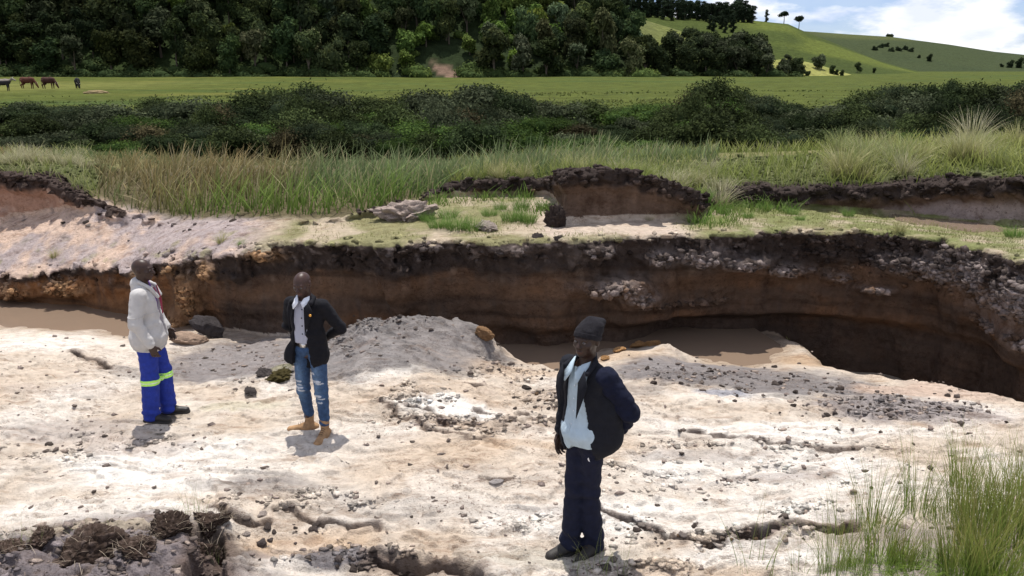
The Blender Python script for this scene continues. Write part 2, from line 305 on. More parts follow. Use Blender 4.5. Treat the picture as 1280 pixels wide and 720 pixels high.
BUMPS = [(765, 358, .46, .13, .55), (800, 372, .25, .12, .40), (872, 320, .3, .14, .40), (925, 328, .42, .10, .42), (985, 339, .35, .09, .36), (1048, 347, .16, .06, .32), (1092, 361, .22, .06, .34), (825, 322, .2, .12, .2),
         (1140, 332, .4, .14, .3), (1195, 330, .3, .2, .3), (1235, 350, .22, .25, .3), (1262, 378, .2, .25, .3), (1268, 425, .15, .12, .2), (640, 312, .35, .06, .14), (540, 308, .3, .05, .14), (745, 315, .25, .1, .16),
         (262, 336, .14, .14, .34), (236, 372, .22, .32, .35), (222, 405, .2, .2, .35), (180, 345, .2, .1, .2), (85, 362, .35, .14, .25), (20, 365, .3, .14, .25), (330, 318, .3, .1, .2), (860, 380, .9, .06, .03), (215, 332, .12, .12, .3)]
BW = []
for px, py, rx, rz, am in BUMPS:
    best = min(((abs(side_y(RIM, PY(px, py, Y)[0])-Y), PY(px, py, Y)) for Y in np.arange(8, 15, .03)), key=lambda q: q[0])[1]; BW.append((best, rx, rz, am))
def wall_push(x, y, z, hs):
    """outward offset of the main cliff face (positive = bulges out)"""
    t = hs-z
    o = .07*np.exp(-((t-.06)/.10)**2)-.06*smooth(.45, .62, t)-.05*smooth(1.0, 1.25, t)
    cave = .18+.35*np.exp(-((x-2.75)/.55)**2)+.3*np.exp(-((x-4.4)/.9)**2)
    o = o-cave*smooth(-.22, -.42, z)*smooth(-1, .5, x)
    top = smooth(.55, .4, t)
    n1 = fbm(x*1.1, y*1.1, z*.5, 2, 70); n2 = fbm(x*3.2, y*3.2, z*(1.3+0*x), 3, 73); n3 = fbm(x*8, y*8, z*8, 2, 77)
    o = o+.30*n1+(.09+.16*top)*n2+(.03+.09*top)*n3
    for (bx, by, bz), rx, rz, am in BW:
        g = am*np.exp(-((x-bx)/rx)**2-((y-by)/max(rx, .35))**2-((z-bz)/rz)**2); o = o+1.25*g*(1+.9*n2+.9*n3)
    return o
def wall2_push(x, y, z, hu):
    t = hu-z
    top = smooth(.34, .18, t); return .03*top+.14*fbm(x*1.5, y*1.5, z*.6, 2, 80)+(.05+.22*top)*fbm(x*4, y*4, z*4, 3, 83)-.06*smooth(.3, .4, t)+.10*(ridged(x*3.1, y*3.1, z*3.1, 2, 86)-.3)*top+.25*smooth(.55, 1.0, t)*smooth(.1, .5, fbm(x*.9, y, 0, 2, 88)+.2)
DU, DV, DZ = .0026, .0030, .024
U = np.arange(-.98, .98, DU); Y0 = 3.2; V_ = np.arange(0, math.log((17.9+2)/(Y0+2)), DV); Z = np.arange(-1.5, 2.32, DZ)
gy = ((Y0+2)*np.exp(V_)-2)[None, :]+0*U[:, None]; gx = U[:, None]*(gy+2)
HB, HS, HU = h_bench(gx, gy), h_shelf(gx, gy), h_up(gx, gy); D1, D2 = sdist(RIM, gx, gy), sdist(B2, gx, gy)
# the upper ground blends onto the shelf where there is no cut (reeds) 
def build_ground():
    Fv = np.empty((len(U), len(V_), len(Z)), np.float32)
    for k, z in enumerate(Z):
        w1 = np.abs(D1) < .8; w2 = np.abs(D2) < .6
        e1 = D1.copy(); e1[w1] += wall_push(gx[w1], gy[w1], z, HS[w1])
        e2 = D2.copy(); e2[w2] += wall2_push(gx[w2], gy[w2], z, HU[w2])
        Fv[:, :, k] = np.minimum(np.minimum(z-HB, np.maximum(z-HS, -e1)), np.maximum(z-HU, -np.minimum(e2, e1)))
    V, Q = surface_nets(Fv)
    iu, iv, iz = V.T
    y = (Y0+2)*np.exp(iv*DV)-2; x = (U[0]+iu*DU)*(y+2); z = Z[0]+iz*DZ
    def samp(G):
        a, b = np.floor(iu).astype(int), np.floor(iv).astype(int); a = np.minimum(a, G.shape[0]-2); b = np.minimum(b, G.shape[1]-2); fa, fb = iu-a, iv-b
        return G[a, b]*(1-fa)*(1-fb)+G[a+1, b]*fa*(1-fb)+G[a, b+1]*(1-fa)*fb+G[a+1, b+1]*fa*fb
    col = ground_colour(x, y, z, samp(HB), samp(HS), samp(HU), samp(D1), samp(D2))
    global GV, GC; GV = np.stack([x, y, z], 1); GC = col
    o = mesh_np('ground', np.stack([x, y, z], 1), Q, M['earth'], col); tag(o, kind='structure'); return o
def mixc(c, n, w):
    w = np.asarray(w)[:, None]; return c*(1-w)+np.asarray(n)[None]*w
SAND, WHITE, TAN, GREY, DARK, ORANGE = (.57, .485, .395), (.78, .74, .68), (.50, .37, .255), (.20, .18, .172), (.075, .058, .05), (.46, .27, .12)
# paint: px, py, rx, ry, colour, strength
PAINT = [(60, 460, 160, 40, SAND, .5), (230, 590, 190, 45, WHITE, .95), (100, 640, 160, 30, WHITE, .5), (450, 600, 200, 60, SAND, .5), (560, 590, 160, 30, TAN, .35), (640, 560, 160, 20, TAN, .3), (540, 510, 60, 16, WHITE, .9), (590, 520, 40, 14, WHITE, .9), (480, 460, 60, 20, WHITE, .6),
    (850, 650, 260, 30, WHITE, .7), (950, 595, 230, 24, WHITE, .7), (1040, 620, 160, 24, WHITE, .6), (1000, 540, 180, 16, WHITE, .5), (900, 520, 120, 12, SAND, .6), (600, 630, 160, 40, WHITE, .45), (950, 700, 130, 18, WHITE, .8), (40, 430, 110, 24, WHITE, .5),
    (90, 540, 90, 20, (.38, .33, .30), .6), (330, 600, 60, 10, GREY, .5), (640, 600, 70, 14, (.42, .37, .33), .5), (980, 600, 70, 8, (.42, .37, .34), .6), (870, 575, 90, 7, (.40, .36, .33), .6), (1060, 650, 50, 12, (.42, .38, .35), .6), (700, 640, 60, 10, (.40, .36, .33), .5), (300, 450, 110, 42, GREY, .85), (420, 440, 60, 36, GREY, .8), (515, 415, 125, 42, (.175, .16, .152), 1.0), (540, 440, 80, 22, GREY, .7), (960, 475, 160, 34, GREY, .85), (1090, 500, 80, 20, GREY, .6), (820, 470, 60, 18, GREY, .6), (860, 455, 90, 14, GREY, .6), (1160, 520, 120, 26, (.42, .37, .36), .6), (330, 610, 100, 12, GREY, .5),
    (870, 466, 130, 30, (.235, .215, .21), 1.0), (1010, 486, 130, 30, (.25, .23, .222), .95), (1120, 518, 120, 26, (.27, .24, .23), .9), (310, 455, 120, 44, (.25, .225, .215), 1.0), (430, 450, 90, 30, (.24, .22, .21), .9), (570, 445, 80, 20, (.26, .235, .22), .8), (700, 600, 120, 30, SAND, .6), (500, 640, 140, 20, GREY, .25), (960, 480, 190, 26, GREY, .8), (200, 470, 80, 14, GREY, .5), (640, 425, 60, 14, GREY, .6), (780, 490, 60, 14, GREY, .5), (640, 470, 70, 16, TAN, .5), (770, 442, 60, 12, TAN, .7), (660, 450, 60, 8, TAN, .6), (1020, 450, 70, 10, ORANGE, .5), (1120, 490, 60, 16, (.50, .38, .30), .8), (1190, 490, 70, 22, (.52, .40, .32), .8), (1180, 470, 40, 14, (.45, .30, .2), .6), (380, 690, 90, 20, ORANGE, .45), (430, 672, 60, 10, TAN, .6), (160, 560, 90, 16, (.42, .34, .29), .5), (90, 490, 120, 10, (.45, .37, .31), .35),
    (700, 500, 50, 22, (.40, .32, .26), .5), (620, 535, 130, 10, (.36, .27, .2), .5), (650, 560, 80, 6, TAN, .5), (100, 740, 250, 95, (.21, .18, .18), 1.0), (280, 690, 40, 20, DARK, .6), (430, 708, 70, 14, (.14, .13, .14), .9), (1170, 700, 160, 50, (.34, .29, .27), .8), (690, 702, 120, 16, (.4, .37, .3), .5), (350, 465, 30, 9, (.2, .19, .1), .7), (905, 494, 40, 7, (.3, .3, .33), .9),
    (270, 408, 60, 14, (.4, .33, .27), .6), (300, 510, 70, 10, (.46, .46, .3), .3), (130, 660, 120, 8, (.5, .42, .3), .6)]
def ground_colour(x, y, z, hb, hs, hu, d1, d2):
    n1 = fbm(x*.9, y*.9, z, 4, 90); n2 = fbm(x*3, y*3, z*3, 4, 94); n3 = fbm(x*11, y*11, z*8, 3, 98); st = fbm(x*1.5, y*9, 0, 4, 101)
    c = np.tile(np.array(SAND), (len(x), 1))
    c = mixc(c, WHITE, smooth(-.1, .35, n1)*.55); c = mixc(c, TAN, smooth(.0, .4, -n1+.3*n2)*.35)
    for px, py, rx, ry, k, s in PAINT: c = mixc(c, k, ell_w(x, y, px, py, rx, ry, -.05, nz=.45*n2)*s)
    c = mixc(c, (.36, .28, .23), smooth(.18, .5, st)*.45); c = mixc(c, DARK, smooth(.42, .6, n3+.35*n2)*.35)
    cav = hb-z   # unused; rough patches below darken in their ridge hollows
    rg = ridged(x*5, y*6, 0, 4, 36); nz = .5*fbm(x*2.5, y*2.5, 0, 3, 33); rw = np.zeros(len(x))
    for a in ROUGH: rw = np.maximum(rw, ell_w(x, y, *a[:4], nz=nz)*min(1, a[4]/.05))
    c = mixc(c, (.15, .11, .09), rw*smooth(.45, .1, rg)*.75)
    for L, w, d in CR_W:
        q = polyd(L, x+.10*perlin(x*3, y*3, 0, 40), y+.12*perlin(x*3, y*3, 5, 41)); c = mixc(c, (.13, .09, .07), (1-smooth(w*.9, w*2.4, q+.04*n3))*.75)  # shade inside the crevices is painted into the crack colour
    c = mixc(c, (.33, .25, .18), smooth(-.45, -.6, z)*.8)              # wet mud at the water line
    wall = (d1 > -.75) & (z < hs-.05) & (z > hb+.05)
    t = hs-z; left = smooth(-4.2, -6.5, x)
    topth = .50-.32*left+.16*n2+.12*n1
    cw = np.tile(np.array((.105, .068, .048)), (len(x), 1)); cw = mixc(cw, (.20, .15, .115), smooth(-.05, .35, fbm(x*9, y*3, z*.7, 3, 121))*smooth(.9, .5, t)*.6)
    cw = mixc(cw, (.25, .12, .052), np.clip(smooth(-.1, .5, fbm(x*1.2, y, z*2.2, 3, 110))*.4+left*.85, 0, 1)); cw = mixc(cw, (.08, .06, .05), smooth(.0, .4, fbm(x*6, y*2, z*.8, 3, 113))*.6)
    cw = mixc(cw, (.17, .13, .10), smooth(.1, .5, fbm(x*2, y*2, z*5, 3, 117))*.4*(1-left)); cw = mixc(cw, (.055, .036, .026), smooth(.0, .35, fbm(x*.35, y*.35, z*7, 3, 119))*.7); cw = mixc(cw, (.16, .09, .05), smooth(.2, .05, np.abs(t-.78-.1*n1))*.45)
    cw = mixc(cw, (.048, .036, .031), smooth(.08, -.06, t-topth)*.95); cw = mixc(cw, (.30, .25, .23), smooth(.2, .5, n3+.7*n2)*smooth(.5, .15, t)*.5)
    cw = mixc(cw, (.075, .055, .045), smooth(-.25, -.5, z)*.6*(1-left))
    for (bx, by, bz), rx, rz, am in BW:
        g = np.exp(-((x-bx)/rx)**2-((z-bz)/rz)**2)*(np.abs(y-by) < .8)*min(1, am/.2)*smooth(-.5, .2, n2+n3); cw = mixc(cw, (.30, .25, .23) if bx > -3.6 else (.45, .27, .14), g*.85)  # bumps painted paler to stand for sunlit ledges on the wall
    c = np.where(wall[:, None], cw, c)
    shelf = (d1 > -.45) & (z > hs-.05) & (hs > hb+.1)
    cs = np.tile(np.array((.43, .355, .26)), (len(x), 1)); cs = mixc(cs, (.19, .19, .075), smooth(-.3, .1, n1+.5*n2)*smooth(-5.2, -3.8, x)*.8)
    cs = mixc(cs, (.16, .19, .06), smooth(2.2, 3.5, x)*smooth(-.3, .2, n2)*.6)
    g = smooth(-3.4, -4.6, x); cs = mixc(cs, (.58, .43, .34), g*.9); cs = mixc(cs, (.36, .31, .31), g*smooth(-.15, .25, n1*1.3+.6*n2+.25*smooth(-9, -6, x)-.5*smooth(14.2, 15.4, y))*.85); cs = mixc(cs, (.14, .11, .11), g*smooth(.15, .45, n3+.6*n2)*.6)
    cs = mixc(cs, (.30, .28, .13), g*smooth(.1, .4, n2)*smooth(.9, .3, d1)*.6); cs = mixc(cs, (.56, .46, .38), smooth(.85, .4, np.abs(d2+.3))*smooth(.3, .6, x)*smooth(3, 2.4, x)*.85)
    cs = mixc(cs, (.12, .10, .055), smooth(.0, .35, d2)); c = np.where(shelf[:, None], cs, c)
    up = (d1 > 0) & (d2 > -.45) & (z > hs+.1)
    lf = smooth(-5.5, -7, x); t2 = hu-z
    cu = np.tile(np.array((.13, .085, .06)), (len(x), 1)); cu = mixc(cu, (.40, .24, .17), lf*.9); cu = mixc(cu, (.55, .40, .32), lf*smooth(.1, .4, n2)*.6)
    cu = mixc(cu, (.19, .13, .095), smooth(0, .4, fbm(x*8, y*3, z*.8, 3, 122))*.6*(1-lf)); cu = mixc(cu, (.045, .034, .03), smooth(.30, .18, t2+.16*n2)*.95); cu = mixc(cu, (.44, .36, .33), smooth(6.0, 7.2, x)*smooth(.3, .5, t2)*.7); cu = mixc(cu, (.12, .14, .05), smooth(.05, -.02, t2)*smooth(.2, .5, d2))
    c = np.where(up[:, None], cu, c)
    global CHUNKS; gb = np.zeros(len(x))
    for (bx, by, bz), rx, rz, am in BW: gb = np.maximum(gb, np.exp(-((x-bx)/rx)**2-((z-bz)/rz)**2)*(np.abs(y-by) < .9))
    CHUNKS = (wall*np.clip(1.0*smooth(.35, .8, gb)+.35*smooth(3.9, 4.8, x)*smooth(-.1, .3, n2+.3)*smooth(.9, .5, t)+.12*smooth(.5, .1, t), 0, 1)*(y > 5)+up*.30*smooth(.3, .12, t2)+(d1 > -.1)*(d1 < .12)*(z > hs-.1)*.10)*(np.abs(x) < y*.72)
    return np.clip(c*(1+.18*n3[:, None]), .01, .85)
GROUND = build_ground()
from mathutils.bvhtree import BVHTree
def ray_down(x, y, far=12):
    ok, loc, nor, i = GROUND.ray_cast(Vector((x, y, 8)), Vector((0, 0, -1)))
    return loc.z if ok else 0.0
_iu = lambda x, y: (x/(y+2)-U[0])/DU
_iv = lambda y: np.log((y+2)/(Y0+2))/DV
def top_z(x, y):
    """height of the open ground surface at x, y (arrays)"""
    x, y = np.asarray(x, float), np.asarray(y, float)
    iu = np.clip(_iu(x, y), 0, len(U)-2).astype(int); iv = np.clip(_iv(y), 0, len(V_)-2).astype(int)
    z = HB[iu, iv]; z = np.where(D1[iu, iv] > .03, np.maximum(z, HS[iu, iv]), z); z = np.where((D2[iu, iv] > .03) & (D1[iu, iv] > .03), np.maximum(z, HU[iu, iv]), z); return z
def inv_px(px, py):
    """first point of the near ground along the ray of a photo pixel"""
    X, d = (px-640)/FPX, (py-360)/FPX; v = np.array([X, cp-d*sp, -sp-d*cp]); t = np.arange(3.5, 19, .004)/v[1]; q = t[:, None]*v; q[:, 2] += CAM_H
    k = np.argmax(q[:, 2] < top_z(q[:, 0], q[:, 1])); return Vector(q[k]) if k else Vector(P(px, py, 0))

# water in the gully and a puddle on the shelf
def water(name, pts, z, mat):
    p = np.array(pts); c = p.mean(0); V = [(c[0], c[1], z)]+[(a, b, z) for a, b in p]; n = len(p)
    o = mesh_np(name, V, [(0, 1+i, 1+(i+1) % n) for i in range(n)], mat, smoothed=False); return o
mw, t, b = new_mat('muddy_water'); b.inputs['Base Color'].default_value = (.20, .145, .105, 1); b.inputs['Roughness'].default_value = .06; b.inputs['IOR'].default_value = 1.33; b.inputs['Specular IOR Level'].default_value = .8
noise_bump(t, b, ((1.5, .006), (9, .0015)))
for nm, pts in (('gully_water', [(-16, 9), (-10, 9), (-6, 10.5), (-3, 10.5), (1, 9.6), (4.0, 9.6), (4.3, 11), (3.9, 13), (-3, 13), (-5, 14), (-9, 16), (-16, 18)]),):
    o = water(nm, pts, -.585, mw); tag(o, kind='structure')
o = water('bank_puddle', [P(a, b, 1.05)[:2] for a, b in [(1110, 262), (1150, 264), (1240, 282), (1300, 296), (1240, 300), (1180, 290), (1120, 276)]], 1.065, mw); tag(o, kind='structure')

# ------------------------------------------------------------------ valley floor, outer ground, hills
def h_valley(x, y):
    near = tps_eval(UF, x, np.minimum(y, 20.0))
    near = np.clip(near, .9, 2.0)
    low = .35+.25*fbm(x*.05, y*.05, 0, 3, 120)
    h = near+(low-near)*smooth(19, 27, y)
    h = h+(1.0-h)*smooth(42, 58, y)
    return h+.10*fbm(x*.25, y*.25, 0, 3, 123)*smooth(17.5, 20, y)+.5*fbm(x*.02, y*.02, 0, 3, 126)*smooth(60, 120, y)-.10*smooth(18.0, 16.5, y)
def grid_mesh(xs, ys, hf, colf, name, mat):
    X, Y = np.meshgrid(xs, ys, indexing='ij'); Zg = hf(X, Y); n, m = X.shape
    i = np.arange(n*m).reshape(n, m); Q = np.stack([i[:-1, :-1], i[1:, :-1], i[1:, 1:], i[:-1, 1:]], -1).reshape(-1, 4)
    V = np.stack([X, Y, Zg], -1).reshape(-1, 3); return mesh_np(name, V, Q, mat, colf(V[:, 0], V[:, 1], V[:, 2]))
def valley_col(x, y, z):
    n = fbm(x*.04, y*.09, 0, 4, 130); n2 = fbm(x*.3, y*.5, 0, 4, 133); n3 = fbm(x*.015, y*.06, 0, 3, 136)
    c = np.tile(np.array((.068, .082, .020)), (len(x), 1)); c = mixc(c, (.13, .125, .032), smooth(.0, .4, n)*.7*smooth(20, -40, x)); c = mixc(c, (.045, .07, .022), smooth(.1, .4, n2)*.5)
    c = mixc(c, (.05, .075, .022), smooth(.15, .3, n3)*.75); c = mixc(c, (.15, .15, .045), smooth(-40, -70, x)*smooth(70, 100, y)*smooth(190, 120, y)*.6)
    c = mixc(c, (.06, .06, .03), smooth(52, 40, y)*.9); c = mixc(c, (.16, .15, .07), smooth(27, 22, y)*.9)
    d = np.hypot((x+7.4)/1.3, (y-50)/4); c = mixc(c, (.28, .17, .12), smooth(1.1, .7, d+n2)); return c
xs = np.sinh(np.linspace(-6.2, 6.2, 420))*1.9; ys = 17.0+np.concatenate([np.linspace(0, 14, 90), 14+np.geomspace(.3, 2400, 260)])
tag(grid_mesh(xs, ys, h_valley, valley_col, 'valley_floor', M['field']), kind='structure')
def outer_h(x, y):
    out = np.maximum(np.abs(x)-.965*(y+2), np.maximum(3.1-y, 0)*1.5); t = smooth(-.2, 2.5, out)
    tgt = np.where((y > side_y(RIM, x)), 1.2, .1)
    return -1.3+t*(tgt+1.3)+.1*fbm(x*.4, y*.4, 0, 3, 140)
tag(grid_mesh(np.linspace(-70, 70, 240), np.linspace(-30, 17.4, 112), outer_h, lambda x, y, z: np.tile(np.array((.5, .43, .35)), (len(x), 1))*(1+.3*fbm(x*.5, y*.5, 0, 4, 143))[:, None], 'outer_ground', M['earth']), kind='structure')

class Hill:
    def __init__(s, name, crest, yf, yc, colf, zf=.8):
        s.px = np.array([c[0] for c in crest], float); s.yf, s.yc = yf, yc; s.zf = zf
        ycs = np.array([c[2] if len(c) > 2 else yc for c in crest], float); s.ycs = ycs
        s.zc = np.array([PY(640, c[1], 1)[2]*0+CAM_H+(PY(640, c[1], Y)[2]-CAM_H) for c, Y in zip(crest, ycs)])
        a = (np.linspace(s.px[0], s.px[-1], 330)-640)/1037; tt = np.linspace(0, 1.8, 80)
        A, T = np.meshgrid(a, tt, indexing='ij'); yc_ = np.interp(640+1037*A, s.px, s.ycs); Y = s.yf+(yc_-s.yf)*T; X = A*Y; Zg = s.z(X, Y)
        n, m = X.shape; i = np.arange(n*m).reshape(n, m); Q = np.stack([i[:-1, :-1], i[1:, :-1], i[1:, 1:], i[:-1, 1:]], -1).reshape(-1, 4)
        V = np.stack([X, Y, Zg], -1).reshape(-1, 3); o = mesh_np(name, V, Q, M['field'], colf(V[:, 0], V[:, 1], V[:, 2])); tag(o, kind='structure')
    def z(s, X, Y):
        p = 640+1037*X/Y; yc = np.interp(p, s.px, s.ycs); zc = np.interp(p, s.px, s.zc); t = (Y-s.yf)/(yc-s.yf)
        S = np.where(t < 1, np.sin(np.clip(t, 0, 1)*math.pi/2)**1.25, 1-.5*(t-1)**2*1.2)
        return s.zf-.6+(zc-s.zf+.6)*S+(zc-s.zf)*.03*fbm(X*.03, Y*.03, 0, 3, 150)*smooth(1.3, .2, t)*smooth(0, .2, t)
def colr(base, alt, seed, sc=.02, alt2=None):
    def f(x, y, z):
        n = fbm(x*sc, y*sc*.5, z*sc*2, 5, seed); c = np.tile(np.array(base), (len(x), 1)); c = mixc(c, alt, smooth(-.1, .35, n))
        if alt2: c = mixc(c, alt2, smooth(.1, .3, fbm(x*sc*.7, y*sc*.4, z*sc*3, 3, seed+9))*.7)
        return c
    return f
def col_forest(x, y, z):
    c = colr((.022, .032, .014), (.03, .045, .016), 160)(x, y, z)
    px = 640+1037*x/y; d = np.hypot((px-556)/20, (z-2.6-(556-px)*.11)/1.6); return mixc(c, (.17, .115, .085), smooth(1.15, .75, d+.3*fbm(x*.3, y*.3, z, 3, 5)))
HA = Hill('forest_hillside', [(-700, -150, 345), (0, -130, 345), (500, -95, 340), (620, -50, 325), (690, 0, 305), (735, 28, 290), (775, 58, 275), (805, 84, 265), (850, 99, 262)], 228, 330, col_forest)
HE = Hill('wooded_spur', [(780, 99), (800, 94), (818, 86), (842, 77), (880, 76), (940, 84), (975, 93), (1010, 99)], 245, 285, colr((.04, .06, .02), (.06, .08, .02), 165))
HD = Hill('pale_grass_spur', [(900, 99), (930, 88), (960, 76), (985, 73), (1020, 80), (1050, 89), (1085, 99)], 268, 300, colr((.22, .22, .07), (.17, .19, .05), 170))
HB1 = Hill('grassy_spur', [(640, 6), (720, 4), (747, 11), (790, 22), (832, 34), (875, 47), (905, 62), (940, 92), (960, 100)], 290, 380, colr((.13, .145, .04), (.10, .11, .04), 175, .03))
HB2 = Hill('pine_ridge', [(560, 8), (700, 12), (800, 20), (870, 25), (930, 26), (980, 31), (1003, 41), (1022, 48), (1060, 62), (1100, 77), (1150, 90), (1200, 100)], 330, 520, colr((.050, .066, .018), (.038, .052, .016), 180, .012, (.10, .12, .026)))  # lighter grass tone stands for the sunlit lower flank
HC = Hill('far_grassy_hill', [(900, 30), (1000, 40), (1060, 44), (1110, 47), (1180, 56), (1240, 65), (1300, 71), (1500, 78), (1800, 85), (2200, 99)], 560, 900, colr((.042, .054, .024), (.028, .040, .020), 185, .006, (.075, .085, .03)), zf=0.5)  # cloud shade over this hill is put into its darker grass colours

# ------------------------------------------------------------------ foliage builders
def ico(r=1, sub=2):
    import bmesh
    bm = bmesh.new(); bmesh.ops.create_icosphere(bm, subdivisions=sub, radius=r); V = np.array([v.co for v in bm.verts]); F = np.array([[v.index for v in f.verts] for f in bm.faces]); bm.free(); return V, F
ICO2 = ico(1, 2); ICO3 = ico(1, 3)
def crown_mesh(name, lobes, n, size, base, bright, g, mat, spread=.16, core=.84, up=.4):
    """lobes (x,y,z,rx,ry,rz); leaves as small bent quads over and inside the lobes, over a lumpy core"""
    L = np.array(lobes, float); area = L[:, 3]*L[:, 5]; k = g.choice(len(L), n, p=area/area.sum())
    d = g.normal(size=(n, 3)); d[:, 2] = d[:, 2]*.9+.25; d /= np.linalg.norm(d, axis=1)[:, None]
    lump = 1+.28*fbm(d[:, 0]*2.2+k*3.1, d[:, 1]*2.2, d[:, 2]*2.2, 2, 7)
    r = (1+spread*g.normal(size=n))*lump; c = L[k, :3]+d*L[k, 3:]*r[:, None]
    nrm = d+g.normal(size=(n, 3))*.7+np.array([0, 0, up]); nrm /= np.linalg.norm(nrm, axis=1)[:, None]
    a = np.cross(nrm, g.normal(size=(n, 3))); a /= np.linalg.norm(a, axis=1)[:, None]; b = np.cross(nrm, a); s = size*g.uniform(.55, 1.35, n)[:, None]
    q = np.stack([c-a*s, c+b*s*.5, c+a*s, c-b*s*.5], 1).reshape(-1, 3); F = np.arange(n*4).reshape(n, 4)
    t = np.clip(g.normal(.35, .3, n)+.7*fbm(c[:, 0]*.5/size*.25, c[:, 1]*.5/size*.25, c[:, 2]*.5/size*.25, 2, 9), 0, 1)
    lc = np.array(base)*(1-t[:, None])+np.array(bright)*t[:, None]; lc = np.repeat(lc, 4, 0)
    Vs, Fs, Cs = [q], [F[:, [0, 1, 2]], F[:, [0, 2, 3]]], [lc]; off = len(q)
    for (x, y, z, rx, ry, rz) in L:
        V, T = ICO2; l = 1+.28*fbm(V[:, 0]*2.2, V[:, 1]*2.2, V[:, 2]*2.2, 2, 7)
        Vs.append(V*np.array([rx, ry, rz])*core*l[:, None]+np.array([x, y, z])); Fs.append(T+off); off += len(V); Cs.append(np.tile(np.array(base), (len(V), 1)))
    return mesh_np(name, np.concatenate(Vs), np.concatenate(Fs), mat, np.concatenate(Cs), link=False, smoothed=False)
def tube_mesh(name, paths, mat, sides=7, link=False, parent=None, col=None):
    """paths: lists of (x,y,z,r)"""
    Vs, Fs, off = [], [], 0
    for p in paths:
        p = np.array(p, float)
        for i in range(len(p)):
            t = p[min(i+1, len(p)-1), :3]-p[max(i-1, 0), :3]; t /= np.linalg.norm(t)+1e-9
            a = np.cross(t, [0.31, .95, .05]); a /= np.linalg.norm(a); b = np.cross(t, a); th = np.arange(sides)*2*math.pi/sides
            Vs.append(p[i, :3]+p[i, 3]*(np.cos(th)[:, None]*a+np.sin(th)[:, None]*b))
        for i in range(len(p)-1):
            j = np.arange(sides); Fs.append(np.stack([off+i*sides+j, off+i*sides+(j+1) % sides, off+(i+1)*sides+(j+1) % sides, off+(i+1)*sides+j], 1))
        off += len(p)*sides
    return mesh_np(name, np.concatenate(Vs), np.concatenate(Fs), mat, col=(np.tile(np.array(col), (off, 1)) if col else None), link=link, parent=parent)
def plant(name, parts, loc, rot, sc, label, cat, group=None, color=None):
    e = bpy.data.objects.new(name, None); C.objects.link(e); e.location = loc; e.rotation_euler = (0, 0, rot); e.scale = sc if isinstance(sc, tuple) else (sc,)*3; tag(e, label, cat, group); e.empty_display_size = .2
    for nm, me in parts:
        o = bpy.data.objects.new(nm, me); C.objects.link(o); o.parent = e
        if color: o.color = (*color, 1)
    return e
def broad_variant(i, base, bright, leaf=.42, n=1500, tall=1.0):
    g = np.random.default_rng(200+i); lobes = []
    for k in range(g.integers(7, 10)):
        a = g.uniform(0, 6.28); r = g.uniform(.2, 2.5); z = g.uniform(3.0, 7.6)*tall; q = g.uniform(1.3, 2.3)*(1.15-.06*z/tall)
        lobes.append((r*math.cos(a), r*math.sin(a), z, q, q, q*g.uniform(.75, 1.1)))
    cr = crown_mesh('crown', lobes, n, leaf, base, bright, g, M['leaf'])
    paths = [[(0, 0, -1.5, .3), (0.1, 0, 2, .22), (.1, .2, 4.5*tall, .14), (0, .1, 7*tall, .05)]]
    for l in lobes[:4]: paths.append([(0.1, 0, 2, .14), (l[0]*.5, l[1]*.5, (l[2]+2)/2, .09), (l[0], l[1], l[2], .04)])
    return [('trunk', tube_mesh('trunk', paths, M['bark'], 6)), ('crown', cr)]
DK = [broad_variant(i, (.030, .045, .020), (.065, .085, .03), tall=[1, 1.15, .9, 1.25][i]) for i in range(4)]
GY = [broad_variant(10+i, (.045, .06, .03), (.12, .14, .075), tall=[.9, 1.1][i]) for i in range(2)]
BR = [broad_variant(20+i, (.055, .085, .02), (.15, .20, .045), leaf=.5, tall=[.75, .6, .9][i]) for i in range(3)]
g = np.random.default_rng(42)
spots = []
def bright_zone(px, py):   # creeper-clad growth, with sunlight on it put into a lighter leaf colour
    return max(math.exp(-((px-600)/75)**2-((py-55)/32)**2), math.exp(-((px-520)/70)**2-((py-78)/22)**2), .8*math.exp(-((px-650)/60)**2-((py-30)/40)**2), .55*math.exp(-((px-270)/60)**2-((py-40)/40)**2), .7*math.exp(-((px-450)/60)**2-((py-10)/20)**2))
cands = []
for row, Y in enumerate(np.arange(232, 318, 6.2)):
    x = -.80*Y+g.uniform(0, 6)
    while x < .2*Y:
        yy = Y+g.uniform(-2.5, 2.5); p = 640+1037*x/yy
        if p < 812: cands.append((x, yy, p))
        x += g.uniform(5.6, 9.5)*(1 if Y < 280 else 1.25)
ntree = 0
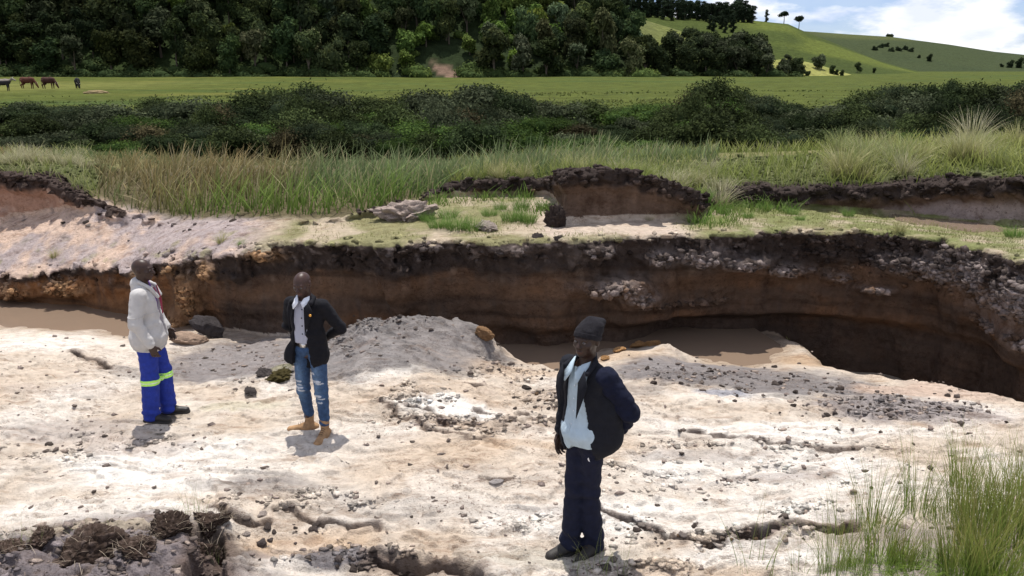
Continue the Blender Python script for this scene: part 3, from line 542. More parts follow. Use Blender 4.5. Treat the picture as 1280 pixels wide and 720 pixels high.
for x, y, p in cands:
    z = float(HA.z(np.array(x), np.array(y))); pyv = 85-(z-CAM_H)/y*1037+0
    if pyv < -28: continue
    if abs(p-556) < 30 and y < 240: continue
    if ntree >= 298: break
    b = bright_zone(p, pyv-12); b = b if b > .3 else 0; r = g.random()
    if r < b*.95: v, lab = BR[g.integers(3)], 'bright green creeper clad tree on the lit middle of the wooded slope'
    elif r < b*.95+.2: v, lab = GY[g.integers(2)], 'grey green broad crowned tree standing among the dark forest on the slope'
    else: v, lab = DK[g.integers(4)], 'dark green broadleaf tree in the dense forest on the slope'
    s = g.uniform(.95, 1.45); k = (.6+.4*smooth(150, 480, np.array(p)))*g.uniform(.7, 1.45)  # crowns darkened towards the left to stand for cloud shade
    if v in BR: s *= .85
    hgt = 'at the foot of the slope' if y < 243 else ('low on the slope' if y < 262 else ('halfway up the slope' if y < 285 else 'high on the slope'))
    whr = next(w for lim, w in [(40, 'left of the bare tree'), (105, 'above the cattle'), (160, 'just right of the cattle'), (220, 'right of the cattle'), (280, 'far right of the cattle'), (340, 'halfway to the bright trees'), (400, 'nearing the bright trees'), (450, 'left of the bright trees'), (535, 'left of the reddish slip'), (590, 'above the reddish slip'), (625, 'right of the slip'), (660, 'farther right of the slip'), (740, 'near the right end'), (2000, 'beside the grassy hill')] if p < lim)
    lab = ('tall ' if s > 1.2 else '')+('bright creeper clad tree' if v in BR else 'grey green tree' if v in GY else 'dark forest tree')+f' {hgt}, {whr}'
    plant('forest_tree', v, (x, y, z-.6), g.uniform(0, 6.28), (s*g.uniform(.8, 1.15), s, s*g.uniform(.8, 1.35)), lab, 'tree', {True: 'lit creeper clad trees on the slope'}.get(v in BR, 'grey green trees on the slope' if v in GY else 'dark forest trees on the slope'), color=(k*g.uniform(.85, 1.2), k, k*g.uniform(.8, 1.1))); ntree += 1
for i in range(64):
    p = g.uniform(806, 1000); Y = g.uniform(250, 285); x = (p-640)/1037*Y; z = float(HE.z(np.array(x), np.array(Y))); s = g.uniform(.85, 1.2)*(.55 if p > 965 else 1)
    plant('forest_tree', (DK+GY)[g.integers(6)], (x, Y, z-.6), g.uniform(0, 6.28), s, 'dark tree of the wood on the spur, '+('left edge' if p < 830 else 'left part' if p < 870 else 'middle' if p < 910 else 'right part' if p < 955 else 'right edge')+', '+('front' if Y < 260 else 'middle depth' if Y < 272 else 'back'), 'tree', 'trees of the wood on the spur', color=(.75, .72, .75))
# low growth filling the gaps and the forest edge, one mass
def undergrowth():
    Vs, Fs, Cs, off = [], [], [], 0; gg = np.random.default_rng(77)
    for i in range(400):
        if i < 270: p = gg.uniform(-160, 812); Y = gg.uniform(227, 234) if i < 190 else gg.uniform(236, 262)
        elif i < 360: p = gg.uniform(-160, 700); Y = gg.uniform(262, 325)
        else: p = gg.uniform(800, 1000); Y = gg.uniform(246, 262)
        if abs(p-555) < 24 and Y < 242: continue
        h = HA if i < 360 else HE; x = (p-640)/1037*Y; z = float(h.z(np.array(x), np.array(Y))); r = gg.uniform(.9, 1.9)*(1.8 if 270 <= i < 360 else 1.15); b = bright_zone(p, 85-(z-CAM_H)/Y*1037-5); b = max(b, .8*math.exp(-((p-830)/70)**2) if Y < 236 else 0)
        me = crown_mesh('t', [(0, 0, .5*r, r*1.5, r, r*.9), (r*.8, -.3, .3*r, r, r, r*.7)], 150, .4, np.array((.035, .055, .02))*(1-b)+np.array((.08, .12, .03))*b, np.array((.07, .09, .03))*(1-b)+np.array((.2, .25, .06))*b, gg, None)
        v = np.empty(len(me.vertices)*3, np.float32); me.vertices.foreach_get('co', v); f = np.empty(len(me.loops), np.int32); me.loops.foreach_get('vertex_index', f); c = np.empty(len(me.vertices)*4, np.float32); me.color_attributes['col'].data.foreach_get('color', c); bpy.data.meshes.remove(me)
        Vs.append(v.reshape(-1, 3)+np.array([x, Y, z])); Fs.append(f.reshape(-1, 3)+off); Cs.append(c.reshape(-1, 4)); off += len(v)//3
    return mesh_np('forest_undergrowth', np.concatenate(Vs), np.concatenate(Fs), M['leaf'], np.concatenate(Cs), smoothed=False)
tag(undergrowth(), 'low bushes and creepers filling the foot of the wooded slope', kind='stuff')
# pines on the ridge
def pine_variant(i, umbrella=False):
    g2 = np.random.default_rng(300+i); lobes = []
    if umbrella:
        for k in range(7): a = g2.uniform(0, 6.28); r = g2.uniform(.3, 2.8); lobes.append((r*math.cos(a), r*math.sin(a), 6.2+g2.uniform(-.8, 1.1)-r*.2, 1.35, 1.35, .85))
    else:
        for k in range(9): z = 1.8+k*1.2; r = (1.7-.1*k)*g2.uniform(.6, 1); a = g2.uniform(0, 6.28); lobes.append((r*math.cos(a), r*math.sin(a), z, g2.uniform(1.0, 1.8), g2.uniform(1.0, 1.8), g2.uniform(.6, 1.0)))
    top = max(l[2] for l in lobes); paths = [[(0, 0, -1, .25), (.1, 0, 3, .2), (0, .1, top, .06)]]+[[(0, 0, l[2]*.8, .09), (l[0], l[1], l[2], .04)] for l in lobes]
    return [('trunk', tube_mesh('trunk', paths, M['bark'], 6)), ('crown', crown_mesh('crown', lobes, 1100, .4, (.018, .028, .016), (.035, .05, .025), g2, M['leaf'], core=.7))]
PN = [pine_variant(i) for i in range(4)]; UMB = [pine_variant(10+i, True) for i in range(2)]
def on_hill(h, p, Y): x = (p-640)/1037*Y; return (x, Y, float(h.z(np.array(x), np.array(Y))))
for row, Y in enumerate((470, 492, 512, 530)):
    p = 738+row*3
    while p < 938:
        x, y, z = on_hill(HB2, p, Y+g.uniform(-6, 6)); s = g.uniform(.72, 1.0)
        plant('pine_tree', PN[g.integers(4)], (x, y, z-.8), g.uniform(0, 6.28), (s*1.15, s*1.15, s), 'dark pine of the ridge plantation, '+('left end' if p < 785 else 'left half' if p < 840 else 'right half' if p < 895 else 'right end')+', '+['front row', 'second row', 'third row', 'back row'][row], 'tree', 'pines of the ridge plantation'); p += g.uniform(5.5, 10)
for i in range(16):
    x, y, z = on_hill(HB2, g.uniform(870, 945), g.uniform(420, 470)); plant('pine_tree', PN[g.integers(4)], (x, y, z-.8), g.uniform(0, 6), .62, 'small dark pine on the slope below the ridge plantation', 'tree', 'small pines below the plantation')
for p, Y, v, s, lab in [(918, 522, PN[1], 1.3, 'tallest dark pine at the right end of the ridge plantation'), (934, 520, PN[2], .62, 'small pointed pine just right of the tallest ridge pine'), (953, 520, PN[0], .66, 'lone upright pine on the ridge, nearest the plantation'),
                        (975, 518, UMB[0], 1.1, 'lone flat topped pine in the middle of the three on the ridge'), (994, 516, UMB[1], 1.05, 'leaning flat topped pine lowest on the ridge, farthest from the plantation')]:
    x, y, z = on_hill(HB2, p, Y); e = plant('pine_tree', v, (x, y, z-.5), p, s, lab, 'tree', 'lone pines along the ridge')
x, y, z = on_hill(HC, 1108, 893); plant('round_bush', BR[1], (x, y, z-2.0), 1, 1.1, 'single round bush on the skyline of the far grassy hill', 'bush', color=(.4, .4, .5))
for p, Y, s in [(1160, 640, .8), (1147, 660, .5), (1262, 620, .8), (1273, 620, 1.0), (1283, 622, .8), (1252, 625, .5)]:
    x, y, z = on_hill(HC, p, Y); plant('round_bush', DK[1], (x, y, z-2.4), p, s, 'dark round bush low on the face of the far grassy hill', 'bush', 'dark bushes on the far hill face', color=(.6, .6, .7))
for p in [1090, 1098, 1105, 1112, 1120, 1128, 1136]:
    x, y, z = on_hill(HC, p, 700+g.uniform(-20, 20)); plant('round_bush', DK[2], (x, y, z-2.8), p, .8, 'dark bush of the thicket in the hollow of the far hill', 'bush', 'thicket in the far hollow', color=(.7, .7, .9))
for p, Y, s in [(985, 285, .42), (998, 282, .5), (1003, 276, .35), (1020, 284, .62), (1027, 285, .6), (1040, 280, .42), (1046, 279, .3), (1053, 277, .3), (1010, 272, .3)]:
    x, y, z = on_hill(HD, p, Y); plant('round_bush', (GY+DK)[int(p) % 6], (x, y, z-.9), p, s, 'small grey green tree on the pale grass spur beside the wood', 'bush', 'small trees on the pale spur')
for p, Y, s in [(1072, 330, .5), (1093, 335, .28)]:
    x, y, z = on_hill(HB2, p, Y+20); plant('round_bush', DK[3], (x, y, z-.6), p, s, {1072: 'slim dark bush right of the pale spur', 1093: 'tiny dark bush alone on the lit green slope'}[p], 'bush')
# bare pale tree at the top left
def bare_tree():
    base = Vector(on_hill(HA, 58, 256)); g3 = random.Random(3); paths = []
    def br(p, d, L, r, dep):
        q = p+d*L; paths.append([(*p, r), (*((p+q)/2+Vector((g3.uniform(-.1, .1), 0, 0))*L), r*.85), (*q, r*.65)])
        if dep:
            for k in range(3 if dep > 1 else 2): dd = (d+Vector((g3.uniform(-.7, .7), g3.uniform(-.5, .5), g3.uniform(-.1, .4)))).normalized(); br(q, dd, L*g3.uniform(.5, .75), r*.6, dep-1)
    br(Vector((0, 0, 0)), Vector((.03, 0, 1)), 11, .34, 0); br(Vector((0.3, 0, 10.5)), Vector((-.25, 0, 1)).normalized(), 3.5, .22, 3); br(Vector((.3, 0, 10)), Vector((.4, 0, 1)).normalized(), 3.2, .2, 3)
    e = plant('bare_tree', [('trunk', tube_mesh('trunk', paths[:1], plain_mat('pale_bark', (.42, .4, .36)), 8)), ('branches', tube_mesh('branches', paths[1:], bpy.data.materials['pale_bark'], 5))], base+Vector((0, 0, -1)), 0, 1, 'bare tree with pale trunk rising above the dark forest', 'tree')
bare_tree()

# ------------------------------------------------------------------ bush belt along the stream
def bush_variant(i, base, bright):
    g2 = np.random.default_rng(400+i); lobes = []
    for k in range(g2.integers(8, 12)):
        a = g2.uniform(0, 6.28); r = g2.uniform(.1, .85); z = g2.uniform(.3, .82); q = g2.uniform(.22, .42); lobes.append((r*math.cos(a), r*math.sin(a)*.8, z*(1.1-.4*r), q, q, q*.8))
    cr = crown_mesh('foliage', lobes, 5200, [.036, .045, .032, .05, .04, .03][i], base, bright, g2, M['leaf'], spread=[.2, .3, .24, .34, .3, .22][i], core=.74)
    paths = [[(0, 0, -.2, .05), (l[0]*.4, l[1]*.4, l[2]*.5, .03), (l[0], l[1], l[2]*1.1, .012)] for l in lobes[:7]]
    return [('stems', tube_mesh('stems', paths, M['bark'], 5)), ('foliage', cr)]
BS = [bush_variant(0, (.020, .030, .013), (.045, .065, .024)), bush_variant(1, (.028, .04, .015), (.07, .09, .03)), bush_variant(2, (.03, .055, .014), (.09, .14, .03)), bush_variant(3, (.035, .045, .024), (.09, .105, .055)), bush_variant(4, (.045, .040, .020), (.11, .09, .045)), bush_variant(5, (.020, .030, .015), (.055, .065, .030))]
TOPS = np.array([(-100, 135), (0, 130), (100, 124), (200, 122), (300, 118), (380, 110), (450, 116), (490, 122), (560, 108), (620, 106), (650, 112), (690, 126), (760, 130), (850, 120), (885, 105), (910, 106), (950, 116), (1000, 126), (1060, 124), (1110, 116), (1150, 108), (1190, 101), (1230, 106), (1280, 103), (1400, 104)])
def where_bush(p): return next(w for lim, w in [(0, 'left of the left bank'), (110, 'behind the straw grass of the left bank'), (240, 'behind the left edge of the golden reeds'), (340, 'behind the golden reeds'), (440, 'behind the blue green reeds'), (560, 'behind the right part of the reeds'), (700, 'behind the dark cut'), (880, 'behind the brown earth block'), (1000, 'right of the brown earth block'), (1120, 'behind the low dark bank'), (1240, 'behind the right bank'), (3000, 'at the far right end')] if p < lim)
def bush(p, Y, toppy, w, v, lab, grp, color=None, nm='bush'):
    if 'highest' not in lab and 'twin' not in lab and 'narrow' not in lab and 'dome' not in lab and lab.split(' in the ')[0].split(' at the ')[0] in ('dark rounded bush', 'dark bush', 'low dark bush', 'low bush'):
        lab = {0: 'dark', 1: 'olive', 2: 'fresh green', 3: 'grey leaved', 4: 'brownish', 5: 'dull dark'}[v]+' bush, '+('back row' if Y > 40 else 'middle row' if Y > 34.5 else 'nearer half' if Y > 30 else 'front edge')+' of stream thicket, '+where_bush(p)
    x, y, z = PY(p, 100, Y)[0], Y, 0; z = float(h_valley(np.array([x]), np.array([y]))[0]); zt = PY(p, toppy, Y)[2]; h = max(.5, (zt-z)/1.05)
    plant(nm, BS[v], (x, y, z-.05), g.uniform(0, 6.28), (w, w, h), lab, 'bush', grp, color)
p = -70
while p < 1370:                      # back row forms the skyline of the belt
    t = np.interp(p, *TOPS.T)+g.uniform(-3, 8); v = [0, 1, 5, 3][g.integers(4)] if not 650 < p < 870 else [3, 4, 2, 1][g.integers(4)]
    bush(p, g.uniform(42, 48), t, g.uniform(1.5, 2.3), v, 'dark rounded bush in the back row of the thicket along the stream', 'bushes of the back row along the stream'); p += g.uniform(22, 38)
for Y, lo, hi, st in [(37, 10, 28, 34), (32, 26, 42, 36), (28.5, 38, 54, 34)]:
    p = -90
    while p < 1400:
        t = np.interp(p, *TOPS.T)+g.uniform(lo, hi); v = [0, 0, 1, 5, 2, 3, 4, 1][g.integers(8)] if not 640 < p < 880 else [2, 3, 4, 1, 2, 0][g.integers(6)]; k = g.uniform(.65, 1.3)
        bush(p, Y+g.uniform(-1.5, 1.5), t, g.uniform(1.0, 1.6), v, {37: 'dark bush in the middle of the thicket along the stream', 32: 'low dark bush in the nearer half of the stream thicket', 28.5: 'low bush at the front edge of the stream thicket behind the reeds'}[Y], {37: 'bushes in the middle of the thicket', 32: 'bushes in the nearer half of the thicket', 28.5: 'bushes at the front edge of the thicket'}[Y], (k, k, k)); p += st*g.uniform(.7, 1.2)
for p, Y, t, w, v, lab in [(378, 46, 108, 2.1, 1, 'broad olive bush rising from the thicket near its middle left'), (600, 47, 104, 2.3, 0, 'large dark round bush standing highest at the middle of the thicket'), (555, 45, 112, 1.9, 5, 'dark bush just left of the highest middle one'), (890, 50, 101, 1.6, 0, 'dark bush with twin tops rising above the green field edge'), (925, 49, 108, 1.2, 0, 'smaller dark bush right of the twin topped one'),
                          (1190, 52, 98, 1.3, 0, 'tall narrow dark bush at the right of the thicket'), (1130, 50, 104, 2.2, 5, 'wide dark bush left of the tall narrow one'), (1245, 50, 104, 1.6, 0, 'dark bush right of the tall narrow one'), (735, 44, 128, 1.6, 2, 'fresh green bush in the middle of the dark thicket'), (960, 46, 118, 1.8, 0, 'dark dome shaped bush in the right half of the thicket'), (1080, 47, 116, 1.8, 1, 'olive dark bush left of the wide one')]:
    bush(p, Y, t, w, v, lab, 'tall bushes of the stream thicket')

# ------------------------------------------------------------------ grasses and reeds
def blades(P0, H, lean, W, cb, ct, g, nseg=3, az=None, curl=.5, tipw=.12):
    n = len(P0); az = g.uniform(0, 6.28, n) if az is None else az; fa = g.uniform(0, 3.14, n)
    ts = np.linspace(0, 1, nseg+1); V = np.empty((n, nseg+1, 2, 3)); Cc = np.empty((n, nseg+1, 2, 3)); f = np.stack([np.cos(fa), np.sin(fa), 0*fa], 1)
    for i, t in enumerate(ts):
        out = H*lean*(t*(1-curl)+curl*t*t); c = P0+np.stack([np.cos(az)*out, np.sin(az)*out, H*(t-.35*lean*lean*t*t*curl)], 1); w = W*(1-(1-tipw)*t**1.5)
        V[:, i, 0] = c-f*w[:, None]/2; V[:, i, 1] = c+f*w[:, None]/2; Cc[:, i] = (cb*(1-t)+ct*t)[:, None, :]
    b = np.arange(n)[:, None]*(nseg+1)*2+np.arange(nseg)[None]*2; Q = np.stack([b, b+1, b+3, b+2], -1).reshape(-1, 4)
    return V.reshape(-1, 3), Q, Cc.reshape(-1, 3)
def join(parts):
    off, Vs, Qs, Cs = 0, [], [], []
    for V, Q, c in parts: Vs.append(V); Qs.append(Q+off); Cs.append(c); off += len(V)
    return np.concatenate(Vs), np.concatenate(Qs), np.concatenate(Cs)
def surf_z(x, y):
    z = np.empty(len(x)); m = y < 16.9; z[m] = top_z(x[m], y[m]); z[~m] = h_valley(x[~m], y[~m]); return z
gg = np.random.default_rng(91)
def reeds():
    Y = np.concatenate([gg.uniform(13.3, 17, 9500), gg.uniform(17, 21.5, 12500), gg.uniform(21.5, 28, 14000)]); a = gg.uniform(-.72, .72, len(Y)); x = a*Y
    px = 640+1020*x/Y; d2 = Y-side_y(B2, x)
    cut = (px > 480)
    m = (d2 > .12+.25*gg.random(len(Y))) & ((px < 560) | ((Y > 15.5) & (px < 760)) | (Y > 17.5)) & ~((px < 110) & (Y < 18.5)) & ~((px > 900) & (Y < 23)); m &= fbm(x*.9, Y*.9, 0, 3, 200) > -.5
    x, Y, px = x[m], Y[m], px[m]; n = len(x); z = surf_z(x, Y)
    n1 = fbm(x*.45, Y*.6, 0, 3, 203); n2 = fbm(x*1.4, Y*1.4, 0, 2, 206)
    gold = np.clip(smooth(-.2, .2, n1+.8*np.exp(-((px-270)/130)**2-((Y-16.2)/1.8)**2)-.35*smooth(330, 420, px)), 0, 1); front = smooth(15.0, 14.0, Y)
    blue = smooth(320, 420, px)*smooth(22, 19, Y)
    cb = np.tile(np.array((.10, .14, .045)), (n, 1)); ct = np.tile(np.array((.17, .22, .09)), (n, 1))
    def mm(c, k, w): return c*(1-w[:, None])+np.array(k)*w[:, None]
    cb = mm(cb, (.13, .115, .05), gold); ct = mm(ct, (.42, .30, .14), gold*gg.uniform(.3, 1, n)); ct = mm(ct, (.25, .30, .14), blue*.8); cb = mm(cb, (.09, .14, .05), blue)
    ct = mm(ct, (.20, .30, .06), front*.8); cb = mm(cb, (.10, .16, .03), front); far = smooth(20, 25, Y); ct = mm(ct, (.17, .17, .08), far*.7); cb = mm(cb, (.09, .09, .05), far*.7)
    dry = gg.random(n) < .12; ct[dry] = (.5, .42, .25)
    H = gg.uniform(.35, .9, n)*(1+.8*n2)*(1-.68*smooth(15.5, 20, Y))*(1+.5*n1)*(1-.25*smooth(.4, 0, Y-side_y(B2, x)))*np.where(px < 150, .75, 1); H = np.minimum(H, .85)
    wind = np.where(gg.random(n) < .6, gg.normal(.5, .6, n), gg.uniform(0, 6.28, n))
    V, Q, c = blades(np.stack([x, Y, z-.03], 1), H, np.abs(gg.normal(.4, .4, n)), .010+.0013*Y*gg.uniform(.5, 1, n), cb, ct, gg, az=wind)
    tag(mesh_np('reed_bed', V, Q, M['grass'], c), 'dense reeds, golden and blue green, between the gully and the bushes', kind='stuff')
reeds()
def bank_grass():
    Y = np.concatenate([gg.uniform(12.5, 17, 12000), gg.uniform(17, 24, 9000)]); x = gg.uniform(-.75, .75, len(Y))*Y; px = 640+1020*x/Y; d2 = Y-side_y(B2, x)
    m = (d2 > .06) & ((px > 560) | ((px < 110))) & (fbm(x*1.3, Y*1.3, 0, 3, 210) > -.25); m &= ~((px > 705) & (px < 872) & (d2 < .35))
    x, Y, px = x[m], Y[m], px[m]; n = len(x); z = surf_z(x, Y); n1 = fbm(x*.7, Y*.7, 0, 3, 213); r = gg.random(n)
    cb = np.tile(np.array((.13, .17, .04)), (n, 1)); ct = np.tile(np.array((.31, .35, .09)), (n, 1)); w = np.clip(smooth(-.1, .3, n1)+(px < 110)*.8, 0, 1)*r
    ct = ct*(1-w[:, None])+np.array((.58, .50, .34))*w[:, None]; wr = smooth(1000, 1100, px)*.5; ct = ct*(1-wr[:, None])+np.array((.42, .42, .12))*wr[:, None]
    H = gg.uniform(.14, .42, n)*(1+.5*fbm(x*2, Y*2, 0, 2, 216))*np.where((px > 1050), 1.2, 1)*np.where(px < 110, .8, 1)
    V, Q, c = blades(np.stack([x, Y, z-.02], 1), H, gg.uniform(.15, .9, n), .009+.0006*Y, cb, ct, gg)
    tag(mesh_np('bank_grass', V, Q, M['grass'], c), 'yellow green tufty grass on top of the upper banks', kind='stuff')
bank_grass()
def shelf_turf():
    n = 42000; Y = gg.uniform(10.4, 15.5, n); x = gg.uniform(-.68, .72, n)*Y; px = 640+1020*x/Y; d1 = sdist(RIM, x, Y); d2 = sdist(B2, x, Y)
    n1 = fbm(x*1.3, Y*1.6, 0, 4, 220); dens = smooth(-.2, .25, n1+.25*(px > 860)-.9*smooth(400, 250, px)-.5*np.exp(-((px-790)/90)**2)*smooth(.9, .3, -d2))
    m = (d1 > .02) & (d2 < -.02) & (gg.random(n) < dens); x, Y, px, d2 = x[m], Y[m], px[m], d2[m]; n = len(x); z = surf_z(x, Y)
    lush = np.clip(smooth(.9, .2, -d2)*((np.abs(px-610) < 85) | ((px > 868) & (px < 1010)))*1.0, 0, 1)
    cb = np.tile(np.array((.14, .155, .05)), (n, 1)); ct = np.tile(np.array((.25, .27, .09)), (n, 1)); dry = gg.random(n) < .35; ct[dry] = (.38, .33, .19); lw = lush[:, None]*.9; cb = cb*(1-lw)+np.array((.10, .18, .03))*lw; ct = ct*(1-lw)+np.array((.19, .32, .07))*lw
    H = gg.uniform(.02, .07, n)*(1+5*lush*gg.random(n)); V, Q, c = blades(np.stack([x, Y, z-.01], 1), H, gg.uniform(.2, 1, n), .009+.012*lush, cb, ct, gg, nseg=2)
    tag(mesh_np('shelf_turf', V, Q, M['grass'], c), 'thin short turf on the narrow shelf above the gully', kind='stuff')
shelf_turf()
def tussock_mesh(seed, n, h, rad, lean, w, cb, ct, nseg=4, curl=.7, var=.25, seed_heads=False):
    q = np.random.default_rng(seed); a = q.uniform(0, 6.28, n); r = rad*np.sqrt(q.random(n)); P0 = np.stack([np.cos(a)*r, np.sin(a)*r, -.03+0*a], 1)
    cb = np.array(cb)*q.uniform(1-var, 1+var, n)[:, None]; mixd = q.random(n)[:, None]; ct = np.array(ct[0])*(1-mixd)+np.array(ct[1])*mixd
    H = h*q.uniform(.45, 1.1, n); V, Q, c = blades(P0, H, np.abs(q.normal(lean, lean*.6, n)), np.full(n, w)*q.uniform(.6, 1.2, n), cb, ct, q, nseg, az=a+q.normal(0, .5, n), curl=curl); parts = [(V, Q, c)]
    return mesh_np('tussock', *join(parts)[:2], M['grass'], join(parts)[2], link=False)
TU = [tussock_mesh(500+i, 190, .62, .12, .65, .012, (.16, .17, .06), [((.70, .63, .47), (.50, .47, .26)), ((.40, .40, .14), (.60, .54, .32)), ((.26, .34, .10), (.46, .45, .24))][i]) for i in range(3)]
def tussock(me, loc, s, label, group=None, nm='grass_tussock'):
    o = bpy.data.objects.new(nm, me); C.objects.link(o); o.location = loc; o.rotation_euler = (0, 0, g.uniform(0, 6.28)); o.scale = (s*g.uniform(.9, 1.15), s, s*g.uniform(.85, 1.15)); tag(o, label, 'grass', group); return o
def at_ground(px, py, up=0.0):
    l = inv_px(px, py); return Vector((l.x, l.y, l.z+up))
for i in range(9):
    p = 6+i*12.5; x, y, _ = PY(p, 200, 16.3+g.uniform(0, .6)); tussock(TU[0], (x, y, float(top_z(x, y))), g.uniform(.45, .7), 'pale straw tussock on top of the reddish bank at the left', 'straw tussocks on the left bank')
for i in range(30):
    p = g.uniform(1040, 1290); Y = g.uniform(14.2, 18.5); x = (p-640)/1020*Y; tussock(TU[g.integers(0, 3)], (x, Y, float(surf_z(np.array([x]), np.array([Y]))[0])), g.uniform(.6, 1.15), ['feathery', 'yellow green', 'pale green'][i % 3]+' tussock on the right bank, '+('above its low dark start' if p < 1110 else 'above the puddle' if p < 1200 else 'near its crest at the right')+(', front' if Y < 16 else ', back'), 'tussocks on the right bank')
for i in range(12):
    p = g.uniform(590, 700); Y = g.uniform(14.95, 16.2); x = (p-640)/1020*Y; tussock(TU[1+i % 2], (x, Y, float(top_z(x, Y))), g.uniform(.55, .8), 'pale green tussock above the dark cut left of the brown earth block', 'tussocks above the dark cut')
for i in range(16):
    p = g.uniform(715, 935); Y = g.uniform(13.9, 16.2); x = (p-640)/1020*Y; tussock(TU[i % 3], (x, Y, float(top_z(x, Y))), g.uniform(.5, .95), 'tall arching tussock behind the brown earth block', 'tussocks behind the brown block')
for (px, py, Y, v, s, lab) in [(1218, 188, 18.5, 0, 1.4, 'largest pale straw tussock on the crest of the right bank'), (905, 250, 13.7, 0, .95, 'straw coloured tussock right of the brown earth block'), (1060, 225, 14.6, 1, 1.0, 'upright yellow green tussock behind the low dark bank')]:
    x = (px-640)/1020*Y; tussock(TU[v], (x, Y, float(surf_z(np.array([x]), np.array([Y]))[0])), s, lab)
SEDGE = [tussock_mesh(520+i, 260, .42, .2, .5, .011, (.10, .17, .04), ((.22, .33, .09), (.16, .28, .06))) for i in range(2)]
for k, (px, py, s) in enumerate([(548, 284, .8), (572, 286, 1.0), (590, 288, .9), (560, 272, .9), (535, 276, .7), (612, 270, .7), (640, 276, .9), (660, 278, .8), (652, 262, .9), (680, 262, .8), (625, 262, .6), (880, 250, .8), (905, 268, .6), (935, 272, .5), (990, 268, .6), (955, 262, .6), (1000, 275, .4)]):
    tussock(SEDGE[k % 2], at_ground(px, py, -.02), s*.75, ('larger' if s > .85 else 'middling' if s > .75 else 'small')+' green sedge clump below the dark cut, '+('beside the pale rock' if px < 565 else 'left half' if px < 615 else 'right half') if px < 700 else 'green sedge clump right of the brown earth block', 'sedge clumps below the dark cut' if px < 700 else 'sedge clumps right of the brown block', 'sedge_clump')
for px, py, s, lab in [(277, 304, .38, 'yellowish tuft of grass on the grey slope above the gully rim'), (303, 306, .3, 'small bright green tuft right of the yellowish one above the rim'), (68, 322, .35, 'olive tuft low on the left slope above the gully'), (988, 292, .3, 'small dry tuft on the shelf edge above the right part of the cliff'), (812, 276, .3, 'dry straw tuft at the foot of the brown earth block'), (1125, 292, .4, 'yellow tuft on the shelf beside the puddle'), (1270, 296, .6, 'yellow green tuft right of the puddle on the shelf'), (1060, 270, .4, 'green tuft at the foot of the low dark bank')]:
    tussock(SEDGE[0] if 'green' in lab else TU[0 if 'dry' in lab or 'straw' in lab else 1], at_ground(px, py, -.02), s, lab)
# foreground rushes
RU = [tussock_mesh(540+i, n, h, rad, .26, .0066, (.10, .18, .03), ((.24, .34, .06), (.38, .29, .12)), nseg=5, curl=.8) for i, (n, h, rad) in enumerate([(250, .66, .17), (170, .88, .24), (80, .88, .16)])]
LOW = tussock_mesh(560, 420, .26, .17, .9, .006, (.14, .24, .03), ((.24, .36, .06), (.30, .36, .10)), nseg=4)
for px, py, v, s, lab in [(1128, 705, 0, .62, 'dense dark green rush clump nearest the black hole in the sand'), (1100, 700, 2, .8, 'sparse tall rushes left of the dense dark clump'), (1070, 712, 2, .6, 'thin scattered stems at the left edge of the rushes'),
    (1185, 650, 1, .6, 'rush clump at the middle back of the green patch'), (1215, 640, 1, .68, 'tallest rush clump against the grey mud'), (1255, 650, 1, .85, 'tall brown tipped rush clump at the right back'), (1200, 720, 0, .85, 'thick green rush clump right of the bare gap'), (1240, 725, 0, .95, 'broad green rush clump at the lower right corner'), (1280, 700, 1, .95, 'rush clump cut by the right edge of the view'), (1165, 700, 2, .5, 'few thin rushes on the bare gap'), (1040, 716, 2, .6, 'sparse stems leftmost at the black hole'), (1095, 660, 2, .8, 'thin tall rushes alone on the pale sand'), (1145, 640, 2, .75, 'thin rushes behind the bare gap'), (1225, 680, 0, .95, 'green rush clump between the back and front rows at the right'), (1268, 665, 0, 1.0, 'green rush clump behind the lower right corner'), (1200, 605, 2, .7, 'sparse rushes farthest back against the broken ground'), (1290, 620, 1, .7, 'brownish rushes at the right edge above the others')]:
    tussock(RU[v], at_ground(px, py, -.02), s, lab, 'rush clumps at the lower right', 'rush_clump')
for px, py, s, lab in [(1095, 722, .8, 'low bright green grass clump under the sparse rushes'), (1140, 735, .8, 'low bright grass clump below the dark rush clump'), (1215, 740, 1.0, 'low grass clump under the thick rushes'), (1255, 735, 1.0, 'low grass clump in the lower right corner')]:
    tussock(LOW, at_ground(px, min(py, 719), -.03), s, lab, 'low grass under the rushes')
THIN = tussock_mesh(570, 16, .42, .10, .25, .0035, (.16, .24, .05), ((.28, .34, .10), (.4, .38, .2)), nseg=5)
for px, py, s, lab in [(240, 640, .7, 'bright green tuft behind the dark sod clumps'), (228, 645, .55, 'smaller green tuft left of the bright one behind the sod'), (252, 640, .65, 'green tuft above the right sod clump'), (100, 668, .5, 'sparse pale tuft left of the sod clumps'), (140, 664, .5, 'sparse tuft between the earth bank and the sod'), (20, 685, .7, 'pale thin grass at the left edge'), (45, 680, .6, 'pale thin grass beside the grey earth bank'), (268, 700, .4, 'small green tuft below the black hollow'),
    (942, 712, 1.4, 'single tall thin grass stems left of the black hole'), (1000, 715, .9, 'thin grass in front of the black hole'), (1058, 690, 1.5, 'thin upright stems right of the black hole'), (745, 712, .8, 'thin grass at the front man\'s feet'), (775, 712, .7, 'short grass right of the front man\'s shoes'), (715, 715, .6, 'short grass left of the front man\'s shoes'), (1025, 718, .6, 'low thin grass by the pale rock lip')]:
    tussock(THIN, at_ground(px, min(py, 716), -.02), s, lab, 'thin tufts on the sand', 'grass_tuft')

